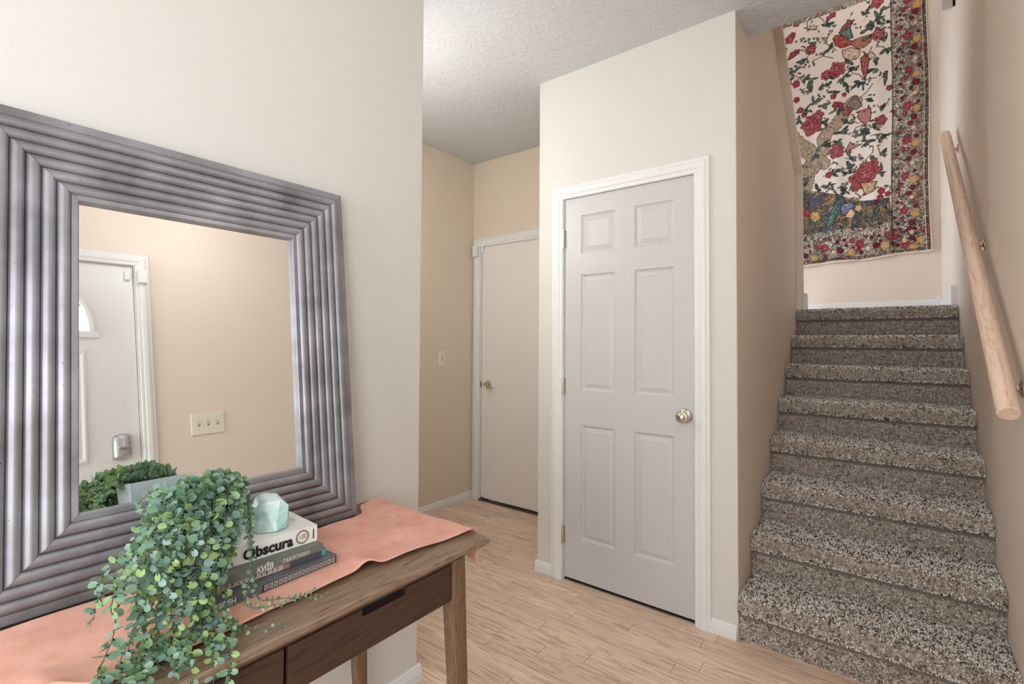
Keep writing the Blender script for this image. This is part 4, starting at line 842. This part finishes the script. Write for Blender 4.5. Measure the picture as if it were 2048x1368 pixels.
bp_ = N_.new('ShaderNodeBump'); bp_.inputs['Strength'].default_value = .25; bp_.inputs['Distance'].default_value = .003; L_.new(n2.outputs['Fac'], bp_.inputs['Height']); L_.new(bp_.outputs['Normal'], b_.inputs['Normal'])
fe = [(-.08, -.985), (.10, -.975), (.17, -.968), (.21, -.940), (.25, -.928), (.315, -.931), (.383, -.930), (.483, -.946), (.558, -.944), (.60, -.946), (.655, -.949), (.69, -.951), (.705, -.946), (.72, -.940), (.74, -.938), (.80, -.935), (.90, -.925), (1.0, -.915), (1.05, -.911), (1.3, -.908)]
be = [(-.08, -1.247), (.87, -1.249), (.910, -1.262), (.94, -1.318), (.99, -1.334), (1.05, -1.334), (1.3, -1.32)]
def interp(t, T):
    for (a, b), (c, d) in zip(T, T[1:]):
        if t <= c:
            q = (t - a) / (c - a); q = q * q * (3 - 2 * q) if False else q
            return b + (d - b) * q
    return T[-1][1]
nY, nX = 150, 60; LEN = 1.20
rows_ = []
ph = [rnd.uniform(0, 6) for _ in range(6)]
for i in range(nY + 1):
    s = -.075 + (LEN + .075) * i / nY - 0
    ye = TY1 + .006                                     # bends down over the table end
    R_ = .010
    over = s - (ye - R_)
    for j in range(nX + 1):
        t = j / nX; xb_, xf2 = interp(s, be), interp(s, fe)
        x = xb_ + (xf2 - xb_) * t
        bump = .0012 * (math.sin(s * 31 + x * 17 + ph[0]) + math.sin(s * 13 - x * 40 + ph[1])) + .0024
        ef = max(0, 1 - (xf2 - x) / .035)
        bump += ef * (.0015 + .0025 * (.5 + .5 * math.sin(s * 27 + ph[2])))
        g = math.exp(-((s - .705) / .022) ** 2) * max(0, 1 - (xf2 - x) / .11)
        bump += .015 * g
        g2 = math.exp(-((s - .97) / .05) ** 2) * max(0, 1 - (x - xb_) / .14); bump += .003 * g2
        g3 = math.exp(-((s - .17) / .03) ** 2) * max(0, 1 - (xf2 - x) / .10); bump += .014 * g3
        if .34 < s < .70 and x < -1.012: bump = .0012
        if over <= 0: p = (x, s, ZTB + .003 + bump)
        else:
            ang = over / R_
            if ang < math.pi / 2: p = (x, ye - R_ + R_ * math.sin(ang) + bump * math.sin(ang), ZTB + .003 - R_ + R_ * math.cos(ang) + bump * math.cos(ang))
            else:
                dn_ = over - R_ * math.pi / 2
                lim = .075 + .018 * math.sin(x * 14) + .010 * t
                dn_ = dn_ / (LEN - (ye - R_) - R_ * math.pi / 2) * lim
                p = (x, ye + bump + .006 * math.sin(x * 30 + dn_ * 10) + .004, ZTB + .003 - R_ - dn_)
        rows_.append(p)
fs = [(i * (nX + 1) + j, i * (nX + 1) + j + 1, (i + 1) * (nX + 1) + j + 1, (i + 1) * (nX + 1) + j) for i in range(nY) for j in range(nX)]
cl = MB().add(rows_, fs).build('table_runner', FLEECE, None, smooth=True)
md = cl.modifiers.new('thickness', 'SOLIDIFY'); md.thickness = .0045; md.offset = 1
md = cl.modifiers.new('soften', 'SUBSURF'); md.levels = 0; md.render_levels = 1
tag(cl, 'salmon pink fleece runner spread over the console table', 'table runner')

# ================================================================== BOOKS
def text_mesh(name, body, size, mat, parent, O, U, Vv, offset=0, align='LEFT', stretch=1.0, lift=.0004, shear=0):
    cu = bpy.data.curves.new('t', 'FONT'); cu.body = body; cu.size = size; cu.align_x = align; cu.align_y = 'CENTER'; cu.offset = offset; cu.resolution_u = 3; cu.shear = shear
    to = bpy.data.objects.new('t', cu); COL.objects.link(to)
    dg = bpy.context.evaluated_depsgraph_get(); me = bpy.data.meshes.new_from_object(to.evaluated_get(dg))
    bpy.data.objects.remove(to)
    Nn = Vector(U).cross(Vector(Vv))
    for v in me.vertices: v.co = Vector(O) + Vector(U) * (v.co.x * stretch) + Vector(Vv) * v.co.y + Nn * lift
    me.materials.clear(); me.materials.append(mat); me.name = name
    o = bpy.data.objects.new(name, me); COL.objects.link(o); adopt(o, parent); return o
PAPER = plain('page_paper', lin(232, 226, 212), .9, bump=(900, .4, .0005))
INKM = plain('black_print', lin(20, 20, 20), .6); WHT = plain('white_print', lin(232, 232, 228), .6); BRZ = plain('bronze_foil', lin(150, 118, 96), .4, .3)
def book(label, fr, depth, length, z0, z1, rot, cover, spine_t=.003):
    """fr: front right corner (x, y) of the spine; spine faces +x, book runs to -y and -x"""
    e = empty('book', (fr[0], fr[1], z0), label, 'book', 'books stacked on the pink runner')
    ca, sa = math.cos(rot), math.sin(rot)
    U = Vector((-sa, ca, 0)); D = Vector((-ca, -sa, 0)); O = Vector((fr[0], fr[1], z0))      # U along spine (+y), D into the stack
    def P(l, d, z): return O - U * l + D * d + Vector((0, 0, z))
    hh = z1 - z0; ct = .0022
    def bx(l0, l1, d0, d1, a, b):
        return MB().add([P(l0, d0, a), P(l1, d0, a), P(l1, d1, a), P(l0, d1, a), P(l0, d0, b), P(l1, d0, b), P(l1, d1, b), P(l0, d1, b)],
                        [(0, 3, 2, 1), (4, 5, 6, 7), (0, 1, 5, 4), (1, 2, 6, 5), (2, 3, 7, 6), (3, 0, 4, 7)])
    sp = [(.0, .002), (-.0022, hh * .25), (-.003, hh * .5), (-.0022, hh * .75), (.0, hh - .002)]
    cb = bx(0, length, 0, depth, 0, ct); cb.add(bx(0, length, 0, depth, hh - ct, hh).v, bx(0, 1, 0, 1, 0, 1).f)
    cb.add(bx(0, length, 0, .0025, ct, hh - ct).v, bx(0, 1, 0, 1, 0, 1).f)
    cb.build('cover', cover, e, bevel=.0007)
    bx(.003, length - .003, .0027, depth - .004, ct, hh - ct).build('pages', PAPER, e)
    return e, U, D, P, hh
Z = ZTB + .0092
cvW = plain('white_book_cover', lin(238, 236, 230), .35); cvG = plain('grey_green_cover', lin(112, 116, 108), .4)
cvP = plain('charcoal_book_cover', lin(84, 84, 90), .35); cvS = plain('slate_book_cover', lin(104, 106, 114), .35)
b4, U, D, P, hh = book('lowest book of the stack, slate cover with patterned black and white spine', (-1.026, .672), .205, .30, Z, Z + .0185, math.radians(2.5), cvS)
# ornament band on its spine: rows of small white marks on black
bandm = MB()
def quad_on(Pf, l0, l1, a, b, lift): return [Pf(l0, -lift, a), Pf(l1, -lift, a), Pf(l1, -lift, b), Pf(l0, -lift, b)]
MB().add(quad_on(P, .003, .175, .0015, hh - .0028, .0003), [(0, 1, 2, 3)]).build('spine_band', INKM, b4, fix=False)
x = .006
while x < .170:
    bandm.add(quad_on(P, x, x + .0012, .002, hh - .0032, .0006), [(0, 1, 2, 3)])
    for r in range(3):
        zc = .0032 + r * .0042
        for q in range(2):
            xx = x + .0026 + q * .0034
            bandm.add(quad_on(P, xx, xx + .0026, zc, zc + .001, .0006), [(0, 1, 2, 3)])
            bandm.add(quad_on(P, xx + (.0 if (r + q) % 2 else .0018), xx + (.0008 if (r + q) % 2 else .0026), zc, zc + .0028, .0006), [(0, 1, 2, 3)])
            bandm.add(quad_on(P, xx + .0006, xx + .002, zc + .0022, zc + .0030, .0006), [(0, 1, 2, 3)])
    x += .0105
bandm.build('ornament', WHT, b4, fix=False)
text_mesh('lettering', 'TISHCH', .017, WHT, b4, P(.272, 0, hh * .5), U, (0, 0, 1), .0002, lift=.0035, stretch=.75)
Z2 = Z + .019
b3, U, D, P, hh = book('charcoal book with a picture spine, second from the bottom of the stack', (-1.042, .653), .195, .285, Z2, Z2 + .0155, math.radians(-1.5), cvP)
for l0, l1, c, nm in ((.10, .285, (206, 192, 176), 'picture'), (.085, .10, (170, 128, 104), 'picture'), (.0, .010, (84, 160, 164), 'teal_corner')):
    MB().add(quad_on(P, l0, l1, .0008, hh - .0008, .0004), [(0, 1, 2, 3)]).build(nm, plain(nm + str(c[0]), lin(*c), .5), b3, fix=False)
wb = MB()
for k in range(14):
    l = .11 + k * .0112; wb.add(quad_on(P, l, l + rnd.uniform(.002, .005), .002 + rnd.uniform(0, .003), rnd.uniform(.007, .012), .0008), [(0, 1, 2, 3)])
wb.build('picture_windows', plain('picture_dark', lin(120, 104, 92), .6), b3, fix=False)
text_mesh('lettering', 'TKE', .015, WHT, b3, P(.275, 0, hh * .5), U, (0, 0, 1), .0003, lift=.0035, stretch=.8)
Z3 = Z2 + .016
b2, U, D, P, hh = book('grey-green book with white Cyrillic lettering, under the white book', (-1.036, .643), .20, .27, Z3, Z3 + .0155, math.radians(1), cvG)
text_mesh('lettering', 'ПАМ\u2019ЯТНИКИ', .0118, WHT, b2, P(.098, 0, hh * .5), U, (0, 0, 1), .0, lift=.0035, stretch=.78, shear=.15)
text_mesh('lettering', 'КИЇВ', .0165, WHT, b2, P(.152, 0, hh * .5), U, (0, 0, 1), .0004, lift=.0035, stretch=.85)
Z4 = Z3 + .016
b1, U, D, P, hh = book('thick white book with bold black title on top of the stack', (-1.058, .641), .180, .275, Z4, Z4 + .037, math.radians(-3.0), cvW)
Zb = Z4 + .037
text_mesh('title', 'Obscura', .0310, INKM, b1, P(.163, 0, hh * .47), U, (0, 0, 1), .0012, lift=.0035, stretch=.97)
sc_ = MB(); gc = (.0355, hh * .52)
for k in range(28):
    a0, a1 = 2 * math.pi * k / 28, 2 * math.pi * (k + .55) / 28
    sc_.add([P(gc[0] + r * math.cos(a), -.0007, gc[1] + r * math.sin(a)) for r, a in ((.0138, a0), (.0158, a0), (.0158, a1), (.0138, a1))], [(0, 1, 2, 3)])
    a1 = 2 * math.pi * (k + 1) / 28
    sc_.add([P(gc[0] + r * math.cos(a), -.0006, gc[1] + r * math.sin(a)) for r, a in ((.0118, a0), (.0144, a0), (.0144, a1), (.0118, a1))], [(0, 1, 2, 3)])
sc_.build('seal', BRZ, b1, fix=False)
text_mesh('seal_number', '100', .0165, BRZ, b1, P(gc[0], 0, gc[1]), U, (0, 0, 1), .0, 'CENTER', .72, .0008)
MB().add(quad_on(P, .0080, .0112, .008, .030, .0006), [(0, 1, 2, 3)]).build('publisher_mark', plain('grey_print', lin(74, 76, 76), .6), b1, fix=False)
for k in range(2):
    gm = MB(); x = .0
    for q in range(22):
        l = .02; d0 = .055 + q * .0062; gm.add([P(.020 + k * .006, d0, hh + .0004), P(.0235 + k * .006, d0, hh + .0004), P(.0235 + k * .006, d0 + rnd.uniform(.002, .0045), hh + .0004), P(.020 + k * .006, d0 + .003, hh + .0004)], [(0, 1, 2, 3)])
    gm.build('small_print', plain('pale_print' + str(k), lin(190, 186, 176), .6), b1, fix=False)

# ================================================================== CRYSTAL
CRY, N_, L_, b_ = newmat('sea_green_fluorite')
g_ = N_.new('ShaderNodeNewGeometry'); n_ = N_.new('ShaderNodeTexNoise'); n_.inputs['Scale'].default_value = 24; n_.inputs['Detail'].default_value = 6; n_.inputs['Distortion'].default_value = .8; L_.new(g_.outputs['Position'], n_.inputs['Vector'])
cr_ = N_.new('ShaderNodeValToRGB'); cr_.color_ramp.elements[0].color = lin(130, 200, 186); cr_.color_ramp.elements[0].position = .38; cr_.color_ramp.elements[1].color = lin(232, 244, 242); cr_.color_ramp.elements[1].position = .68
L_.new(n_.outputs['Fac'], cr_.inputs['Fac']); L_.new(cr_.outputs['Color'], b_.inputs['Base Color'])
b_.inputs['Roughness'].default_value = .14; b_.inputs['Transmission Weight'].default_value = .15; b_.inputs['IOR'].default_value = 1.43
b_.inputs['Subsurface Weight'].default_value = .0; b_.inputs['Subsurface Radius'].default_value = (.01, .02, .02)
n2 = N_.new('ShaderNodeTexVoronoi'); n2.inputs['Scale'].default_value = 60; L_.new(g_.outputs['Position'], n2.inputs['Vector'])
bp_ = N_.new('ShaderNodeBump'); bp_.inputs['Strength'].default_value = .12; bp_.inputs['Distance'].default_value = .003; L_.new(n2.outputs['Distance'], bp_.inputs['Height']); L_.new(bp_.outputs['Normal'], b_.inputs['Normal'])
cx, cy_ = -1.125, .560
# points in (toward the viewer's right r, toward the viewer f, up)
rv, fv = Vector((math.cos(y_), math.sin(y_), 0)), Vector((math.sin(y_), -math.cos(y_), 0))
pts = [(-.047, .006, 0), (-.036, .028, 0), (-.006, .036, 0), (.030, .026, 0), (.044, .004, .003), (.034, -.028, 0), (-.010, -.036, 0), (-.040, -.024, 0),
       (-.052, .006, .020), (-.040, -.004, .050), (-.030, .000, .070), (-.014, -.006, .077), (.012, -.012, .074), (.026, .000, .064), (.044, -.004, .050), (.047, .008, .024), (-.014, .016, .058), (-.040, .022, .020), (-.020, -.03, .055), (.02, -.03, .055)]
bm = bmesh.new()
for r, f, z in pts: bm.verts.new(Vector((cx, cy_, Zb + .001 + z)) + rv * r + fv * f)
bmesh.ops.convex_hull(bm, input=bm.verts); bmesh.ops.recalc_face_normals(bm, faces=bm.faces)
bmesh.ops.bevel(bm, geom=list(bm.edges), offset=.0008, segments=1, affect='EDGES', clamp_overlap=True)
me = bpy.data.meshes.new('crystal'); bm.to_mesh(me); bm.free(); me.materials.append(CRY)
o = bpy.data.objects.new('crystal', me); COL.objects.link(o)
tag(o, 'rough sea-green crystal chunk lying on the white book', 'crystal')

# ================================================================== TRAILING PLANT
pl = empty('trailing_plant', (-1.13, .432, Zb), 'trailing green artificial vine in a pale blue square pot on the books', 'plant')
POT = plain('pale_blue_ceramic', lin(206, 218, 222), .25, spec=.6)
zr = .952; px0, px1, py0, py1 = -1.185, -1.075, .375, .492; tp_ = .010; wt = .006
vs = []
for (i, z) in ((tp_, Zb + .0008), (0, zr), (wt, zr), (wt, zr - .02), (wt, zr - .0205)):
    vs += [(px0 + i, py0 + i, z), (px1 - i, py0 + i, z), (px1 - i, py1 - i, z), (px0 + i, py1 - i, z)]
fs = [(3, 2, 1, 0)] + [(r * 4 + k, r * 4 + (k + 1) % 4, r * 4 + 4 + (k + 1) % 4, r * 4 + 4 + k) for r in range(4) for k in range(4)] + [(16, 17, 18, 19)]
MB().add(vs, fs).build('pot', POT, pl)
# one rounded leaf, slightly cupped: stem end at the origin, blade along +x, face +z
def leaf_mesh(name):
    vs = [(0, 0, 0)]; n = 10
    for k in range(n):
        a = 2 * math.pi * k / n; x = .56 - .50 * math.cos(a); y = .38 * math.sin(a) * (1 - .12 * math.cos(a)); vs.append((x, y, .10 * (y / .4) ** 2 - .10 * x * x))
    vs.append((.55, 0, -.07)); c = n + 1
    fs = [(c, 1 + k, 1 + (k + 1) % n) for k in range(n)] + [(0, 1 + (n - 1), 1), (0, 1, 2)]
    return vs, fs
lvs, lfs = leaf_mesh('leaf')
def leaf_material(name, src):
    M, N, L, b = newmat(name)
    if src == 'object':
        oi = N.new('ShaderNodeObjectInfo'); cr = N.new('ShaderNodeValToRGB'); E = cr.color_ramp.elements
        E[0].color = lin(92, 128, 112); E[1].color = lin(164, 190, 120)
        for p, c in ((.25, (126, 164, 136)), (.5, (146, 172, 164)), (.72, (112, 152, 120)), (.88, (142, 178, 128))): e = E.new(p); e.color = lin(*c)
        L.new(oi.outputs['Random'], cr.inputs['Fac']); L.new(cr.outputs['Color'], b.inputs['Base Color'])
    else:
        a = N.new('ShaderNodeVertexColor'); a.layer_name = 'col'; L.new(a.outputs['Color'], b.inputs['Base Color'])
    b.inputs['Roughness'].default_value = .42; b.inputs['Subsurface Weight'].default_value = .0
    tr = N.new('ShaderNodeBsdfTranslucent'); tr.inputs['Color'].default_value = lin(150, 180, 80)
    mx = N.new('ShaderNodeMixShader'); mx.inputs[0].default_value = .18
    L.new(b.outputs[0], mx.inputs[1]); L.new(tr.outputs[0], mx.inputs[2]); L.new(mx.outputs[0], N['Material Output'].inputs['Surface'])
    return M
LEAFM = leaf_material('vine_leaf', 'object'); LEAFS = leaf_material('vine_leaf_mass', 'attr')
STEM = plain('vine_stem', lin(84, 98, 82), .6)
me_leaf = bpy.data.meshes.new('leaf'); me_leaf.from_pydata(lvs, [], lfs); me_leaf.materials.append(LEAFM)
me_leaf.polygons.foreach_set('use_smooth', [True] * len(me_leaf.polygons))
LV = []                                            # every leaf: (matrix, distance to the viewer side)
prng = random.Random(21)
def spline(P, n):
    P = [Vector(p) for p in P]; out = []
    Q = [P[0] * 2 - P[1]] + P + [P[-1] * 2 - P[-2]]
    segs = len(P) - 1
    for i in range(n + 1):
        t = i / n * segs; k = min(int(t), segs - 1); f = t - k
        a, b, c, d = Q[k:k + 4]
        out.append(.5 * ((2 * b) + (c - a) * f + (2 * a - 5 * b + 4 * c - d) * f ** 2 + (3 * b - a - 3 * c + d) * f ** 3))
    return out
def vine(P, size=.0205, pitch=.0125, r=.0011, taper=.55):
    L = sum((Vector(b) - Vector(a)).length for a, b in zip(P, P[1:]))
    n = max(6, int(L / .012)); S = spline(P, n)
    for p in S[1:-1]: p += Vector((prng.gauss(0, .0012), prng.gauss(0, .0012), prng.gauss(0, .0008)))
    MB().tube(S, [r * (1 - .5 * i / n) for i in range(n + 1)], 5).build('vine', STEM, pl, smooth=True)
    acc = 0; k = 0
    for i in range(n):
        a, b = S[i], S[i + 1]; d = (b - a); l = d.length
        if l < 1e-6: continue
        d.normalize(); acc += l
        while acc >= pitch:
            acc -= pitch; k += 1
            pos = b - d * acc; tt = i / n
            side = d.cross(Vector((0, 0, 1)));
            if side.length < .2: side = d.cross(Vector((1, .6, 0)))
            side.normalize(); up = side.cross(d)
            for sgn in (1, -1):
                if prng.random() < .06: continue
                roll = prng.gauss(0, .55) + (k % 2) * math.pi / 2 * .7
                sd = side * math.cos(roll) * sgn + up * math.sin(roll) * sgn
                ax = (sd * 1.0 + d * prng.uniform(.15, .7) + Vector((0, 0, prng.uniform(-.15, .3)))).normalized()
                toward = Vector((.62, -.5, .45)) + Vector((prng.gauss(0, .55), prng.gauss(0, .55), prng.gauss(0, .45)))
                nz = (toward - ax * toward.dot(ax))
                if nz.length < .05: nz = ax.orthogonal()
                nz.normalize(); yv = nz.cross(ax)
                s = size * prng.uniform(.75, 1.15) * (1 - taper * tt * prng.uniform(.6, 1))
                Mx = Matrix((ax * s, yv * s, nz * s)).transposed().to_4x4(); Mx.translation = pos
                LV.append(Mx)
# long strands: out of the pot, over its front rim, down the books, over the table edge
zt = ZTB + .012
def strand(y0, y1, xo, zend, reach=None, yend=None, lift=.03, size=.0205):
    """y0 at the rim, y1 where it hangs, xo how far out it hangs, zend lowest point; reach: x where it ends on the table"""
    P = [(px0 + .05, y0 + .01, zr - .004), (px1 - .02, y0 + .004, zr + lift * .75), (px1 + .004 + .4 * (xo - px1), (y0 * .6 + y1 * .4), zr + lift * .55), (xo - .006, y1 * .75 + y0 * .25, zr - .035)]
    zz = zr - .035
    bot = max(zend, zt)
    k = 3
    for q in range(1, k + 1): P.append((xo + .012 * q / k + prng.gauss(0, .004), y1 - .012 * q + prng.gauss(0, .006), zz + (bot + .012 - zz) * q / k))
    if reach is not None:
        P.append(((xo + reach) / 2, (y1 - .03 + yend) / 2, bot + .006)); P.append((reach, yend, bot + .006))
        if zend < zt - .02:
            P.append((TXF + .016, yend - .012, ZTB - .006)); P.append((TXF + .022, yend - .018, (ZTB + zend) / 2)); P.append((TXF + .020, yend - .024, zend))
    vine(P, size)
for i in range(13):                        # curtain over the front of the books
    t = (i + .5) / 13
    y0 = .378 + .082 * t; y1 = .305 + .138 * t + prng.gauss(0, .006)
    strand(y0, y1, prng.uniform(-1.030, -.985), prng.uniform(.76, .86), lift=prng.uniform(.010, .032))
for i in range(9):                         # spreading over the table
    t = (i + .5) / 9
    y0 = .378 + .08 * t; y1 = .295 + .140 * t
    strand(y0, y1, prng.uniform(-1.012, -.97), .75, prng.uniform(-.93, -.885), .245 + .165 * t + prng.gauss(0, .012), lift=prng.uniform(.02, .045))
for yend, zend in ((.375, .665), (.352, .700), (.300, .690), (.262, .650), (.235, .675), (.210, .63), (.320, .64)):   # over the table edge
    strand(.37 + yend * .22, .285 + (yend - .24) * .9, prng.uniform(-.985, -.96), zend, -.885, yend, lift=prng.uniform(.02, .04))
for i in range(6):                         # left side of the stack
    strand(.380 + .01 * i, .258 + .014 * i, -1.01 + .012 * i + prng.gauss(0, .01), prng.uniform(.77, .83), lift=.03)
for i in range(5):                         # right side, in front of the book spines
    t = i / 4
    strand(.455 + .025 * t, .418 + .030 * t, -1.012 - .01 * t, .80 - .035 * (1 - t), lift=.022, size=.0175)
# a few thin runners lying on the cloth to the right
vine([(-1.07, .470, zr + .004), (-1.03, .474, .90), (-1.000, .468, .82), (-.985, .470, zt + .02), (-.962, .470, zt + .012), (-.940, .500, zt + .010), (-.905, .545, zt + .008), (-.885, .590, zt + .006)], .0115, .010)
vine([(-1.07, .480, zr), (-1.01, .470, .88), (-.985, .455, .80), (-.965, .440, zt + .02), (-.940, .455, zt + .012), (-.925, .500, zt + .010), (-.928, .560, zt + .010)], .0105, .010)
vine([(-1.00, .42, .80), (-.96, .405, zt + .02), (-.925, .400, zt + .012), (-.895, .425, zt), (-.872, .470, ZTB + .010)], .0115, .0095)
vine([(-1.080, .470, zr + .01), (-1.060, .482, zr - .01), (-1.052, .484, .90), (-1.046, .482, .862), (-1.040, .478, .825)], .0125, .012)
# crown: short sprigs arching over the front and left of the pot
for i in range(11):
    a = prng.uniform(-2.6, .25); x, y = -1.120 + .025 * math.cos(a), .420 + .03 * math.sin(a)
    dx, dy = .07 * math.cos(a), .075 * math.sin(a)
    vine([(x, y, zr - .006), (x + dx * .4, y + dy * .4, zr + .012), (x + dx * .8, y + dy * .8, zr + .010), (x + dx * 1.1, y + dy * 1.1, zr - .016)], .0185, .013)
for i in range(6):                         # left side arching, seen in the mirror
    vine([(-1.13 + .010 * i, .40, zr - .004), (-1.14 + .014 * i, .365, zr + .010), (-1.15 + .018 * i, .335, zr - .02), (-1.155 + .020 * i, .320, zr - .07), (-1.15 + .020 * i, .315, .83)], .0185, .0125)

# the 300 leaves nearest the open room are leaf objects, the rest is the mass behind them
for M in LV:                               # nothing sinks into the table or the runner
    p = M.translation
    if p.x < TXF + .006 and p.z < ZTB + .05:
        tip = min(0, M[2][0] * 1.05) + min(0, -abs(M[2][1]) * .4)
        p.z = max(p.z, ZTB + (.013 if p.x < -.925 else .003) - tip)
score = sorted(range(len(LV)), key=lambda i: -((LV[i].translation - Vector((-1.1, .42, .85))).dot(Vector((.62, -.55, .25))) + prng.gauss(0, .02)))
sel = set(score[:300])
for i in score[:300]:
    o = bpy.data.objects.new('leaf', me_leaf); COL.objects.link(o); o.matrix_world = LV[i]; adopt(o, pl)
base_v = np.array(lvs); base_f = np.array(lfs); vs = []; fs = []; cs = []
palL = [lin(*c)[:3] for c in ((92, 128, 112), (126, 164, 136), (146, 172, 164), (112, 152, 120), (142, 178, 128), (118, 148, 142), (158, 184, 116), (84, 114, 96))]
for q, i in enumerate(j for j in range(len(LV)) if j not in sel):
    M = np.array(LV[i]); v = base_v @ M[:3, :3].T + M[:3, 3]; vs.append(v); fs.append(base_f + q * len(base_v)); c = palL[prng.randrange(8)]; cs += [c] * len(base_v)
if vs:
    me = bpy.data.meshes.new('foliage'); me.from_pydata(np.concatenate(vs).tolist(), [], np.concatenate(fs).tolist())
    at = me.color_attributes.new('col', 'FLOAT_COLOR', 'POINT'); at.data.foreach_set('color', np.c_[np.array(cs), np.ones(len(cs))].astype(np.float32).ravel())
    me.materials.append(LEAFS); me.polygons.foreach_set('use_smooth', [True] * len(me.polygons))
    o = bpy.data.objects.new('foliage', me); COL.objects.link(o); adopt(o, pl); tag(o, kind='stuff')
